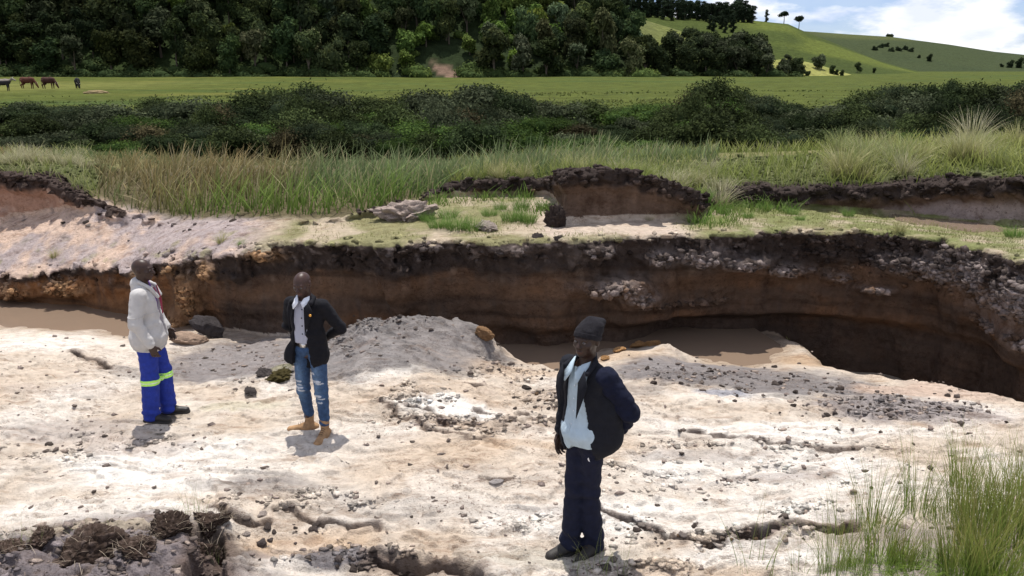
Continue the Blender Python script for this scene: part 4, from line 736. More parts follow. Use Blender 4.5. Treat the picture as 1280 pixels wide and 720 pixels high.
# ------------------------------------------------------------------ rocks, clods and sods
ICO4 = ico(1, 5)
def rock_mesh(name, seed, col, rough=.3, freq=1.6, sub=ICO4, strat=0.0):
    V, F = sub; V = V.copy(); q = np.random.default_rng(seed); n = ridged(V[:, 0]*freq+seed, V[:, 1]*freq, V[:, 2]*freq, 3, seed); n2 = fbm(V[:, 0]*4+seed, V[:, 1]*4, V[:, 2]*4, 4, seed+3, .65)
    for k in range(9):      # broken facets
        d = q.normal(size=3); d /= np.linalg.norm(d); e = V@d-q.uniform(.45, .8); V = V-np.maximum(e, 0)[:, None]*d
    V = V*(1+rough*(n-.3)+rough*.9*n2)[:, None]; c = np.array(col)*(1+.5*n2)[:, None]; return mesh_np(name, V, F, M['clod'], np.clip(c, .01, .8), link=False)
def rock(name, me, px, py, sx, sy, sz, label, cat='rock', group=None, sink=.3, rz=None, tilt=0):
    o = bpy.data.objects.new(name, me); C.objects.link(o); l = at_ground(px, py); o.location = (l.x, l.y+sy*.5, l.z+sz*(1-2*sink)*.7); o.scale = (sx, sy, sz); o.rotation_euler = (0, tilt, g.uniform(0, 6.28) if rz is None else rz); tag(o, label, cat, group); return o
bo = rock('boulder', rock_mesh('boulder', 3, (.075, .065, .065), .16, 1.1), 262, 424, .27, .20, .20, 'dark grey boulder lying against the foot of the gully cliff', rz=.2, tilt=.35, sink=.15); bo.location = Vector(P(261, 408, -.30))
rock('orange_rock', rock_mesh('orange_rock', 5, (.30, .18, .095), .22, 1.3), 602, 424, .17, .15, .11, 'rounded orange rock on the right side of the grey mound', rz=.5, tilt=.5)
rock('sand_lump', rock_mesh('sand_lump', 8, (.42, .30, .22), .15, 1.2), 232, 430, .30, .2, .12, 'pale sand lump left of the dark boulder', rz=0)
rock('pale_rock', rock_mesh('pale_rock', 12, (.52, .42, .36), .55, 2.2), 508, 276, .5, .3, .2, 'pale pinkish rock lump at the edge of the reeds', rz=.1)
rock('pale_rock', rock_mesh('pale_rock', 14, (.42, .35, .30), .5, 2.0), 610, 288, .16, .15, .1, 'small pale rock below the sedge clumps', rz=.1)
rock('dark_clod', rock_mesh('dark_clod', 15, (.08, .065, .06), .5, 2.0), 672, 300, .10, .08, .07, 'black clod on the cliff edge, left one of a pair')
rock('dark_clod', rock_mesh('dark_clod', 16, (.08, .065, .06), .5, 2.0), 699, 300, .09, .08, .05, 'black clod on the cliff edge, right one of a pair')
rock('dark_clod', rock_mesh('dark_clod', 17, (.06, .045, .04), .6, 2.2), 694, 284, .13, .13, .22, 'tall dark clod leaning on the left corner of the brown block')
for i, (px, py, s, lab) in enumerate([(775, 440, .10, 'small orange rock at the water, left of three'), (800, 434, .17, 'flat orange rock right of the beanie, middle of three'), (816, 432, .14, 'orange tipped rock by the muddy pool, right of three'), (757, 450, .09, 'small tan stone just behind the front man\'s shoulder')]):
    rock('orange_rock', rock_mesh('orange_rock', 30+i, (.48, .27, .12), .3, 2), px, py, s, s*.7, s*.45, lab, group='orange rocks by the pool')
rock('flat_stone', rock_mesh('flat_stone', 41, (.40, .36, .34), .15, 2), 622, 606, .09, .04, .03, 'flat grey stone with a dark shadow on the smooth sand', rz=-.2)
rock('mossy_sod', rock_mesh('mossy_sod', 43, (.11, .09, .035), .5, 2.4), 352, 474, .17, .14, .06, 'mossy olive sod on the grey mud behind the second man', 'sod')
rock('dark_clod', rock_mesh('dark_clod', 44, (.10, .085, .08), .6, 2.6), 332, 470, .13, .10, .06, 'dark earth clod behind the mossy sod')
rock('dark_clod', rock_mesh('dark_clod', 45, (.10, .085, .08), .6, 2.6), 312, 492, .12, .07, .03, 'flat dark clod at the foot of the mossy sod')
for i, (px, py, s, lab) in enumerate([(312, 396, .1, 'x')][:0]): pass
CL = [rock_mesh('clod', 50+i, c, .45, 2.4, ICO2) for i, c in enumerate([(.10, .08, .07), (.16, .13, .12), (.30, .25, .22), (.09, .07, .06), (.38, .32, .28), (.20, .13, .08)])]
ZC = [(900, 465, 100, 24, 46, (0, 3, 1), 'small dark clod on the grey mud flat left of the lower pool', 'clods on the grey mud flat'), (1120, 512, 120, 22, 60, (1, 3, 2), 'clod on the broken ground at the right', 'clods on the broken ground at the right'),
      (500, 402, 60, 14, 34, (1, 2, 0), 'grey clod on the crest of the grey mound', 'clods on the mound crest'), (690, 505, 60, 22, 30, (5, 0, 4), 'brown clod in the broken patch left of the front man', 'clods in the broken patch'),
      (340, 668, 70, 16, 26, (0, 1, 4), 'dark clod beside the sod clumps', 'clods beside the sods'), (450, 700, 60, 14, 20, (1, 0), 'grey clod near the lower edge', 'clods near the lower edge'), (860, 668, 120, 14, 20, (2, 5, 0), 'clod along the crack right of the front man', 'clods along the crack'), (200, 285, 120, 14, 26, (3, 1, 4), 'dark clod on the slope left above the gully', 'clods on the left slope')]
for cx, cy, rx, ry, n, kinds, lab, grp in ZC:
    for i in range(n):
        px, py = cx+g.normal()*rx*.55, min(cy+g.normal()*ry*.55, 716); l = at_ground(px, py); s = (.012+.03*g.random()**2.2)*(1 if cy > 300 else 1.5)
        o = bpy.data.objects.new('earth_clod', CL[kinds[g.integers(len(kinds))]]); C.objects.link(o); o.location = (l.x, l.y, l.z+s*.25); o.scale = (s*g.uniform(.8, 1.6), s, s*g.uniform(.5, .9)); o.rotation_euler = (0, 0, g.uniform(0, 6.28)); tag(o, lab, 'clod', grp)
def crumbs():
    V0, F0 = ico(1, 1); n = 8000; q = np.random.default_rng(61); Y = 4.6+7.4*q.random(n)**1.2; x = q.uniform(-.74, .74, n)*Y; nz = .5*fbm(x*2.5, Y*2.5, 0, 3, 33); w = np.full(n, .10)
    for a in ROUGH+[(950, 480, 160, 34, .05), (450, 420, 90, 24, .05), (300, 450, 90, 30, .03)]: w = np.maximum(w, ell_w(x, Y, *a[:4], nz=nz)*min(1, a[4]/.04))
    m = (q.random(n) < w) & (sdist(RIM, x, Y) < -.6); x, Y = x[m], Y[m]; n = len(x); z = top_z(x, Y); s = .005+.024*q.random(n)**2; d = z > -.56; x, Y, z, s = x[d], Y[d], z[d], s[d]; n = len(x)
    V = V0[None]*(s[:, None, None]*np.stack([q.uniform(.8, 1.8, n), q.uniform(.8, 1.4, n), q.uniform(.5, .9, n)], 1)[:, None])*(1+.4*q.normal(size=(n, len(V0), 1)))+np.stack([x, Y, z+s*.2], 1)[:, None]
    k = np.array([(.08, .065, .055), (.13, .105, .09), (.2, .16, .14), (.30, .24, .20)])[q.integers(0, 4, n)]; F = (F0[None]+np.arange(n)[:, None, None]*len(V0)).reshape(-1, 3)
    tag(mesh_np('scattered_crumbs', V.reshape(-1, 3), F, M['clod'], np.repeat(k, len(V0), 0), smoothed=False), 'countless small crumbs of earth strewn over the sand', kind='stuff')
crumbs()
def sod(px, py, sx, sy, sz, seed, label, grp, roots=160, dz=0.0, rootc=((.30, .24, .18), (.5, .42, .32))):
    e = bpy.data.objects.new('sod_clump', None); C.objects.link(e); l = at_ground(px, min(py, 717)); e.location = (l.x, l.y+sy*.3, l.z+sz*.12+dz); e.empty_display_size = .1; tag(e, label, 'sod', grp)
    V, F = ico(1, 5); n = ridged(V[:, 0]*1.5+seed, V[:, 1]*1.5, V[:, 2]*1.5, 3, seed); n2 = fbm(V[:, 0]*6+seed, V[:, 1]*6, V[:, 2]*6, 4, seed+3, .7); n3 = ridged(V[:, 0]*9+seed, V[:, 1]*9, V[:, 2]*9, 3, seed+8)
    qq = np.random.default_rng(seed+5)
    for _ in range(8): d = qq.normal(size=3); d /= np.linalg.norm(d); V = V-np.maximum(V@d-qq.uniform(.5, .85), 0)[:, None]*d
    V = V*(.92+.22*n+.42*n2+.03*n3)[:, None]*np.array([sx, sy, sz]); c = np.array((.050, .034, .026))*(1+.9*n2)[:, None]+np.array((.13, .105, .095))*smooth(.05, .4, n2)[:, None]*.6
    mesh_np('soil', V, F, M['clod'], np.clip(c, .012, 1), parent=e)
    q = np.random.default_rng(seed); idx = q.integers(0, len(V), roots); P0 = V[idx]*.97; a = np.arctan2(P0[:, 1], P0[:, 0])+q.normal(0, 1, roots); k = q.random(roots)[:, None]; cc = np.array(rootc[0])*(1-k)+np.array(rootc[1])*k
    roots = roots//3; P0 = P0[:roots]; a = a[:roots]; cc = cc[:roots]; Vr, Qr, cr_ = blades(P0, q.uniform(.03, .10, roots), q.uniform(.3, 2.2, roots), np.full(roots, .0036), cc*.8, cc, q, 3, az=a, tipw=.4); o = mesh_np('roots', Vr, Qr, M['grass'], cr_, parent=e); tag(o, kind='stuff'); return e
GS = 'dark sods at the lower left'
sod(212, 668, .13, .11, .14, 71, 'black root tangled sod with a pointed top at the lower left', GS, 320)
sod(262, 662, .16, .12, .11, 72, 'flat topped root covered sod leaning over the black hollow', GS, 380, .03)
sod(255, 690, .12, .10, .10, 73, 'black sod in the hollow under the flat topped one', GS, 60, -.04)
sod(110, 695, .24, .18, .17, 74, 'large purplish brown sod on the grey bank', GS, 260, -.02)
sod(48, 678, .10, .09, .08, 75, 'small brown sod left of the large purplish one', GS, 120)
sod(8, 690, .10, .09, .07, 76, 'brown sod at the left edge of the view', GS, 80)
sod(170, 690, .16, .10, .07, 77, 'low dark sod between the large and the pointed one', GS, 200)

def chunk_field(name, pts, smin, smax, loc, mul, label, seed, flat=.7):
    """angular crumbs of earth half sunk in a surface"""
    V0, F0 = ico(1, 1); q = np.random.default_rng(seed); n = len(pts); s_ = smin+(smax-smin)*q.random(n)**2.2
    V = V0[None]*(1+.35*q.normal(size=(n, len(V0), 1)))*(s_[:, None, None]*np.stack([q.uniform(.7, 1.5, n), q.uniform(.7, 1.3, n), q.uniform(.5, 1.0, n)*flat/.7], 1)[:, None])+pts[:, None]
    k = np.clip(loc*q.choice(mul, n)[:, None], .015, .75); F = (F0[None]+np.arange(n)[:, None, None]*len(V0)).reshape(-1, 3)
    return tag(mesh_np(name, V.reshape(-1, 3), F, M['clod'], np.repeat(k, len(V0), 0), smoothed=False), label, kind='stuff')
_q = np.random.default_rng(88); _i = _q.choice(len(GV), 12000, p=CHUNKS/CHUNKS.sum()); chunk_field('wall_clods', GV[_i], .010, .062, GC[_i], [.5, .7, .85, 1.05, 1.35], 'crumbling clods of dark earth stuck to the gully wall', 89)
_nz = .5*fbm(GV[:, 0]*2.5, GV[:, 1]*2.5, 0, 3, 33); _w = np.zeros(len(GV))
for a in ROUGH: _w = np.maximum(_w, ell_w(GV[:, 0], GV[:, 1], *a[:4], nz=_nz)*min(1, a[4]/.045))
_w *= (GV[:, 2] > -.52)*(GV[:, 1] < side_y(RIM, GV[:, 0])-.5)*smooth(0, .35, fbm(GV[:, 0]*3, GV[:, 1]*4, 0, 3, 36)+.1)
_w *= np.where((GV[:, 1] < 5.6) & (GV[:, 0] < -1.9), .25, 1); _i = _q.choice(len(GV), 6500, p=_w/_w.sum()); chunk_field('broken_crust', GV[_i], .005, .034, GC[_i], [.45, .65, .85, 1, 1.1], 'broken crust and crumbs in the rough patches of the sand', 90, .4)
def meadow():
    q = np.random.default_rng(93); n = 16000; Y = 54+40*q.random(n)**1.4; x = q.uniform(-.72, .72, n)*Y; m = fbm(x*.06, Y*.12, 0, 3, 230) > .12+.1*q.normal(size=n); m &= q.random(n) < smooth(160, 70, Y)+.1; m &= ~((x < -.36*Y) & (Y > 76)); x, Y = x[m], Y[m]; n = len(x)
    c1 = smooth(-.2, .3, fbm(x*.05, Y*.1, 3, 3, 233))[:, None]; cb = np.array((.05, .07, .02))*(1-c1)+np.array((.07, .09, .025))*c1; ct = np.array((.07, .095, .025))*(1-c1)+np.array((.14, .15, .045))*c1
    V, Q, c = blades(np.stack([x, Y, h_valley(x, Y)-.03], 1), q.uniform(.05, .26, n), q.uniform(.3, 1.4, n), .03+.0022*Y, cb, ct, q, 2); tag(mesh_np('meadow_grass', V, Q, M['grass'], c), 'rough grass of the valley field beyond the bushes', kind='stuff')
meadow()

# ------------------------------------------------------------------ people and cattle: bodies and clothes grown as continuous surfaces
class Vol:
    def __init__(s, lo, hi, h):
        s.lo, s.h = np.array(lo, float), h; s.ax = [np.arange(lo[i], hi[i]+h, h) for i in range(3)]; s.F = np.full([len(a) for a in s.ax], .4, np.float32)
    def put(s, prim, k=.02, cut=False):
        fn, lo, hi = prim; m = k+3*s.h; sl = []
        for i in range(3):
            a = int(np.clip((lo[i]-m-s.lo[i])/s.h, 0, len(s.ax[i]))); b = int(np.clip((hi[i]+m-s.lo[i])/s.h+2, 0, len(s.ax[i]))); sl.append(slice(a, b))
        sl = tuple(sl); X, Y, Zz = np.meshgrid(s.ax[0][sl[0]], s.ax[1][sl[1]], s.ax[2][sl[2]], indexing='ij')
        if X.size == 0: return
        d = fn(X, Y, Zz); f = s.F[sl]
        if cut: s.F[sl] = np.maximum(f, -d)
        else:
            h = np.clip(.5+.5*(f-d)/k, 0, 1) if k > 0 else (d < f); s.F[sl] = (f*(1-h)+d*h-k*h*(1-h)) if k > 0 else np.minimum(f, d)
    def wrinkle(s, amp, fx, fy, fz, seed, oct=3):
        m = np.abs(s.F) < .035; idx = np.argwhere(m); p = s.lo+idx*s.h; s.F[m] += amp*fbm(p[:, 0]*fx, p[:, 1]*fy, p[:, 2]*fz, oct, seed)
    def folds(s, z0, rng_, amp, f=34, seed=0, slant=.8):
        m = np.abs(s.F) < .035; idx = np.argwhere(m); p = s.lo+idx*s.h; zz = p[:, 2]+slant*.35*p[:, 0]+.02*fbm(p[:, 0]*9, p[:, 1]*9, p[:, 2]*6, 2, seed)
        s.F[m] += amp*np.exp(-((p[:, 2]-z0)/rng_)**2)*np.sin(zz*f*2+3*fbm(p[:, 0]*6, p[:, 1]*6, p[:, 2]*5, 2, seed+1))
    def mesh(s, name, mat, parent=None, colfn=None, link=True):
        V, Q = surface_nets(s.F); V = s.lo+V*s.h; return mesh_np(name, V, Q, mat, colfn(V) if colfn else None, parent=parent, link=link)
def cone(a, b, ra, rb, sq=None):
    """rounded cone; sq = (axis vector, factor) makes it flatter along an axis"""
    a, b = np.array(a, float), np.array(b, float); r = max(ra, rb); ab = b-a; L2 = max(ab@ab, 1e-9)
    def f(X, Y, Zz):
        px, py, pz = X-a[0], Y-a[1], Zz-a[2]; t = np.clip((px*ab[0]+py*ab[1]+pz*ab[2])/L2, 0, 1); qx, qy, qz = px-t*ab[0], py-t*ab[1], pz-t*ab[2]
        if sq is not None:
            n, k = np.array(sq[0], float), sq[1]; n = n/np.linalg.norm(n); q = qx*n[0]+qy*n[1]+qz*n[2]; e = q*(1/k-1); qx, qy, qz = qx+e*n[0], qy+e*n[1], qz+e*n[2]
        return np.sqrt(qx*qx+qy*qy+qz*qz)-(ra+(rb-ra)*t)
    return f, np.minimum(a, b)-r, np.maximum(a, b)+r
def ell(c, r, R=None):
    c, r = np.array(c, float), np.array(r, float); R = np.eye(3) if R is None else R; m = r.max(); rm = r.min()
    def f(X, Y, Zz):
        p = np.stack([X-c[0], Y-c[1], Zz-c[2]], -1)@R/r; k0 = np.linalg.norm(p, axis=-1); k1 = np.linalg.norm(p/r, axis=-1); return k0*(k0-1)/np.maximum(k1, 1e-6)
    return f, c-m, c+m
def region(fn, lo, hi): return fn, np.array(lo, float), np.array(hi, float)
def rotm(ax, ang):
    c, s = math.cos(ang), math.sin(ang); return {'x': np.array([[1, 0, 0], [0, c, -s], [0, s, c]]), 'y': np.array([[c, 0, s], [0, 1, 0], [-s, 0, c]]), 'z': np.array([[c, -s, 0], [s, c, 0], [0, 0, 1]])}[ax]
def hand(v, w, d, n, t, curl=18, sc=1.0):
    """five fingered hand at wrist w pointing along d, palm facing n, thumb on side t"""
    w, d, n, t = (np.array(q, float) for q in (w, d, n, t)); d /= np.linalg.norm(d); n = n-d*(n@d); n /= np.linalg.norm(n); t = t-d*(t@d)-n*(t@n); t /= np.linalg.norm(t)
    v.put(cone(w, w+d*.03, .026*sc, .028*sc, (n, .7)), .012); v.put(ell(w+d*.055*sc, (.045*sc, .040*sc, .017*sc), np.stack([d, t, n], 1)), .014)
    for i, (o, L) in enumerate([(.030, .92), (.010, 1.0), (-.011, .94), (-.030, .76)]):
        p = w+d*.088*sc+t*o*sc; a = math.radians(curl*.5+i*3); r = .0098*sc
        for seg in (.040, .027, .021):
            q = p+(d*math.cos(a)+n*math.sin(a))*seg*L*sc; v.put(cone(p, q, r, r*.88), .004); p, r = q, r*.88; a += math.radians(curl*(1+.15*i))
    p = w+d*.028*sc+t*.030*sc; q = p+(d*.62+t*.55+n*.35)*.042*sc; v.put(cone(p, q, .014*sc, .012*sc), .01); v.put(cone(q, q+(d*.85+t*.2+n*.4)*.032*sc, .0115*sc, .009*sc), .004)
def make_body(e, J, headR, skin, seed=0):
    v = Vol((-.55, -.42, -.02), (.55, .40, 1.80), .0058); c0 = J.get('lean', np.zeros(3))
    v.put(ell((0, .0, 1.27), (.155, .095, .20)), .05); v.put(ell((0, -.005, 1.08), (.135, .095, .17)), .05); v.put(ell((0, .01, .94), (.15, .105, .11)), .05); v.put(cone((-.13, .01, 1.385), (.13, .01, 1.385), .04, .04), .05)
    piv = np.array([0, .005, 1.50]); HS_ = 1.03; T = lambda p: headR@(np.array(p, float)-piv)*HS_+piv-np.array([0, 0, .015])
    v.put(cone((0, .015, 1.40), T((0, .01, 1.56)), .062, .054), .03); v.put(cone((-.07, .02, 1.41), (.07, .02, 1.41), .04, .04), .05)
    v.put(ell(T((0, .012, 1.648)), tuple(HS_*q for q in (.074, .094, .086)), headR), .03); v.put(ell(T((0, -.030, 1.595)), tuple(HS_*q for q in (.057, .062, .066)), headR), .03); v.put(ell(T((0, -.055, 1.555)), tuple(HS_*q for q in (.034, .035, .026)), headR), .02)
    v.put(cone(T((-.034, -.074, 1.655)), T((.034, -.074, 1.655)), .013, .013), .014); v.put(cone(T((0, -.086, 1.640)), T((0, -.110, 1.608)), .009, .0145), .008); v.put(cone(T((-.013, -.096, 1.606)), T((.013, -.096, 1.606)), .008, .008), .006)
    v.put(ell(T((0, -.086, 1.577)), tuple(HS_*q for q in (.025, .013, .007)), headR), .004); v.put(ell(T((0, -.085, 1.566)), tuple(HS_*q for q in (.021, .013, .0075)), headR), .004)
    for s in (-1, 1):
        v.put(ell(T((s*.075, .012, 1.625)), tuple(HS_*q for q in (.009, .020, .031)), headR), .006); v.put(ell(T((s*.031, -.097, 1.638)), tuple(HS_*q for q in (.013, .010, .007)), headR), .0, cut=True); v.put(ell(T((s*.044, -.058, 1.612)), tuple(HS_*q for q in (.02, .02, .018)), headR), .02)
    for s in ('L', 'R'):
        a, b, c = J['sh'+s], J['el'+s], J['wr'+s]; v.put(cone(a, b, .042, .038), .02); v.put(cone(b, np.array(b)*.6+np.array(c)*.4, .040, .042), .02); v.put(cone(np.array(b)*.6+np.array(c)*.4, c, .042, .027), .02)
        d = J.get('hd'+s, np.array(c)-np.array(b)); hand(v, c, d, J['pn'+s], J['tn'+s], J.get('curl', 18))
        h, k, a2 = J['hip'+s], J['kn'+s], J['an'+s]; v.put(cone(h, k, .072, .050), .04); m = np.array(k)*.7+np.array(a2)*.3+np.array([0, .015, 0]); v.put(cone(k, m, .052, .055), .02); v.put(cone(m, a2, .055, .036), .02)
        td = np.array(J['toe'+s]); v.put(cone(np.array(a2)+[0, 0, -.04], np.array([a2[0]+td[0]*.13, a2[1]+td[1]*.13, .035]), .034, .026), .02)
    def cf(V):
        c = np.tile(np.array(skin), (len(V), 1)); q = V-T((0, -.088, 1.571)); lip = np.exp(-(np.abs(q[:, 0])/.024)**4-(q[:, 1]/.016)**2-(q[:, 2]/.011)**2)[:, None]; c = c*(1-lip)+np.array(skin)*np.array([2.2, 1.6, 1.6])*lip
        c[V[:, 2] < J['anL'][2]+.02] *= 1; return c*(1+.2*fbm(V[:, 0]*20, V[:, 1]*20, V[:, 2]*20, 2, seed))[:, None]
    b = v.mesh('body', M['skin'], e, cf)
    for s in (-1, 1):
        V, F = ICO3; Vp = np.array([T(np.array([s*.031, -.083, 1.638])+q*np.array([.012, .009, .009])) for q in V]); dd = V[:, 1]; cc = np.where((dd < -.88)[:, None], np.array((.01, .008, .006)), np.array((.09, .075, .07))); mesh_np('eye', Vp, F, M['eye'], cc, parent=b)
    return v, T
def drop(e, mesh_list): pass
def person(loc, yaw, H, label):
    e = bpy.data.objects.new('person', None); C.objects.link(e); e.location = loc; e.rotation_euler = (0, 0, yaw); e.scale = (H/1.735,)*3; e.empty_display_size = .2; tag(e, label, 'person'); return e
def legs(v, J, r, k=.03, sc=(1, 1)):
    v.put(ell((0, .012, .94), (.165, .120, .10)), .05)
    for s in ('L', 'R'):
        h, kn, an = (np.array(J[q+s], float) for q in ('hip', 'kn', 'an')); v.put(cone(h, kn, r[0], r[1]), .03); v.put(cone(kn, an+[0, 0, r[3] if len(r) > 3 else -.03], r[1], r[2]), .02)
M['lace'] = plain_mat('lace', (.10, .06, .035), .9)
def shoe(e, an, td, mat, solemat, L=.27, W=.047, hi=.10, name='shoe', label=None, z0=.0):
    """shaped upper with toe box, heel and ankle collar; separate sole"""
    an = np.array(an, float); td = np.array([td[0], td[1], 0.]); td /= np.linalg.norm(td); sd = np.array([-td[1], td[0], 0]); b = np.array([an[0], an[1], z0]); he = b-td*.055; to = b+td*(L-.095)
    v = Vol(b-[.28, .28, .01], b+[.28, .28, .26], .005)
    v.put(cone(he+[0, 0, .05], b+td*.05+[0, 0, .055], W*.80, W*.86), .02); v.put(cone(b+td*.05+[0, 0, .052], to+[0, 0, .035], W*.92, W*.80, ((0, 0, 1), .85)), .03); v.put(cone(b+[0, 0, .05], b+[0, 0, hi], W*.85, W*.95), .03); v.put(cone(b+[0, 0, hi-.01], b+[0, 0, hi+.03], W*.97, W*.97), .006)
    v.put(region(lambda X, Y, Z: Z-(z0+.022), b-[.3, .3, .05], b+[.3, .3, .022]), 0, cut=True); v.wrinkle(.003, 30, 30, 30, 4); o = v.mesh(name, mat, e); o.location = (0, 0, 0)
    if label: o['label'] = label
    w = Vol(b-[.28, .28, .02], b+[.28, .28, .08], .005); w.put(cone(he+[0, 0, .012], b+td*.05+[0, 0, .012], W*.90, W*.96), .02); w.put(cone(b+td*.05+[0, 0, .012], to+[0, 0, .012], W*1.0, W*.92), .02)
    w.F = np.maximum(w.F, np.maximum(w.ax[2][None, None, :]-(z0+.026), -(w.ax[2][None, None, :]-z0))).astype(np.float32); w.mesh('sole', solemat, o)
    lc = []
    for i in range(4):
        c = b+td*(.045+.022*i)+np.array([0, 0, .098-.010*i+(hi-.10)*.3]); lc.append([(*(c-sd*.022), .0028), (*(c+[0, 0, .008]), .0028), (*(c+sd*.022), .0028)])
    tube_mesh('laces', lc, M['lace'], 5, link=True, parent=o); return o
def surf(v, x, z, back=False):
    i, k = int((x-v.lo[0])/v.h), int((z-v.lo[2])/v.h); col = v.F[i, :, k]; j = np.argwhere(col < 0)
    return v.ax[1][j[-1 if back else 0][0]] if len(j) else 0
def button(name, v, x, z, r, mat, parent, off=.002):
    V, F = ICO2; y = surf(v, x, z); return mesh_np(name, V*np.array([r, r*.45, r])+np.array([x, y-off, z]), F, mat, parent=parent)
def band_on(v, name, mat, parent, zlo, zhi, grow=.004, extra=None, tilt=0.0, label=None):
    w = Vol.__new__(Vol); w.lo, w.h, w.ax = v.lo, v.h, v.ax; Zz = v.ax[2][None, None, :]+tilt*v.ax[0][:, None, None]; w.F = np.maximum(v.F-grow, np.maximum(Zz-zhi, zlo-Zz)).astype(np.float32)
    w.F = np.maximum(w.F, -(v.F+.004))
    if extra is not None: w.F = np.maximum(w.F, extra(*np.meshgrid(*v.ax, indexing='ij'))).astype(np.float32)
    o = w.mesh(name, mat, parent)
    if label: o['label'] = label
    return o
def collar(e, name, mat, pts, r, h=.5, parent=None):
    v = Vol((-.25, -.25, 1.2), (.25, .2, 1.65), .005)
    for a, b in zip(pts[:-1], pts[1:]): v.put(cone(a, b, r, r), .006)
    return v.mesh(name, mat, parent or e)
def slab(name, poly, thick, mat, parent, nrm=(0, -1, 0)):
    """thin bevelled flap from a 3D outline, with thickness"""
    p = np.array(poly, float); n = len(p); nn = np.array(nrm, float); nn /= np.linalg.norm(nn); c = p.mean(0); q = c+(p-c)*.93+nn*thick; V = np.concatenate([p, q, [c+nn*thick*1.15, c]]); F = []
    for i in range(n): j = (i+1) % n; F += [(i, j, n+j), (i, n+j, n+i), (n+i, n+j, 2*n), (j, i, 2*n+1)]
    return mesh_np(name, V, F, mat, parent=parent, smoothed=False)
M['skin'] = vc_mat('dark_skin', .42, ((60, .001),), .1, 15, spec=.32); M['eye'] = vc_mat('eye', .4, None, .02, 5, spec=.5)
def J0():
    return dict(shL=(.170, .01, 1.385), elL=(.22, .03, 1.12), wrL=(.215, -.05, .87), shR=(-.170, .01, 1.385), elR=(-.235, .03, 1.12), wrR=(-.225, -.05, .87), pnL=(-1, 0, 0), tnL=(0, -1, 0), pnR=(1, 0, 0), tnR=(0, -1, 0),
                hipL=(.088, .01, .90), knL=(.10, -.01, .49), anL=(.105, .02, .09), hipR=(-.088, .01, .90), knR=(-.10, -.01, .49), anR=(-.105, .02, .09), toeL=(.15, -1), toeR=(-.15, -1))
def torso_cloth(v, g_, hem, flare=0.0, shoulder=.062, waist=None):
    v.put(ell((0, .0, 1.26), (.152+g_, .100+g_, .20)), .05); v.put(ell((0, -.005, 1.08), (.138+g_, .100+g_, .17)), .05); q = shoulder-.018
    v.put(cone((0, .01, 1.405), (-.150, .01, 1.378), q, q*.9), .05); v.put(cone((0, .01, 1.405), (.150, .01, 1.378), q, q*.9), .05)
    v.put(ell((0, .005, .97), (.148+g_+flare, .108+g_+flare*.6, .22)), .05)
    if hem < .85: v.put(ell((0, .01, hem+.1), (.165+g_+flare, .125+g_+flare*.6, .16)), .05)
def sleeve(v, J, s, r, wr_back=.02):
    a, b, c = (np.array(J[q+s], float) for q in ('sh', 'el', 'wr')); d = c-b; c2 = c-d/np.linalg.norm(d)*wr_back; v.put(cone(a, b, r[0], r[1]), .035); v.put(cone(b, c2, r[1], r[2]), .02)
def end_cut(v, zhem):
    v.F = np.where(v.ax[2][None, None, :] < 2, v.F, v.F)

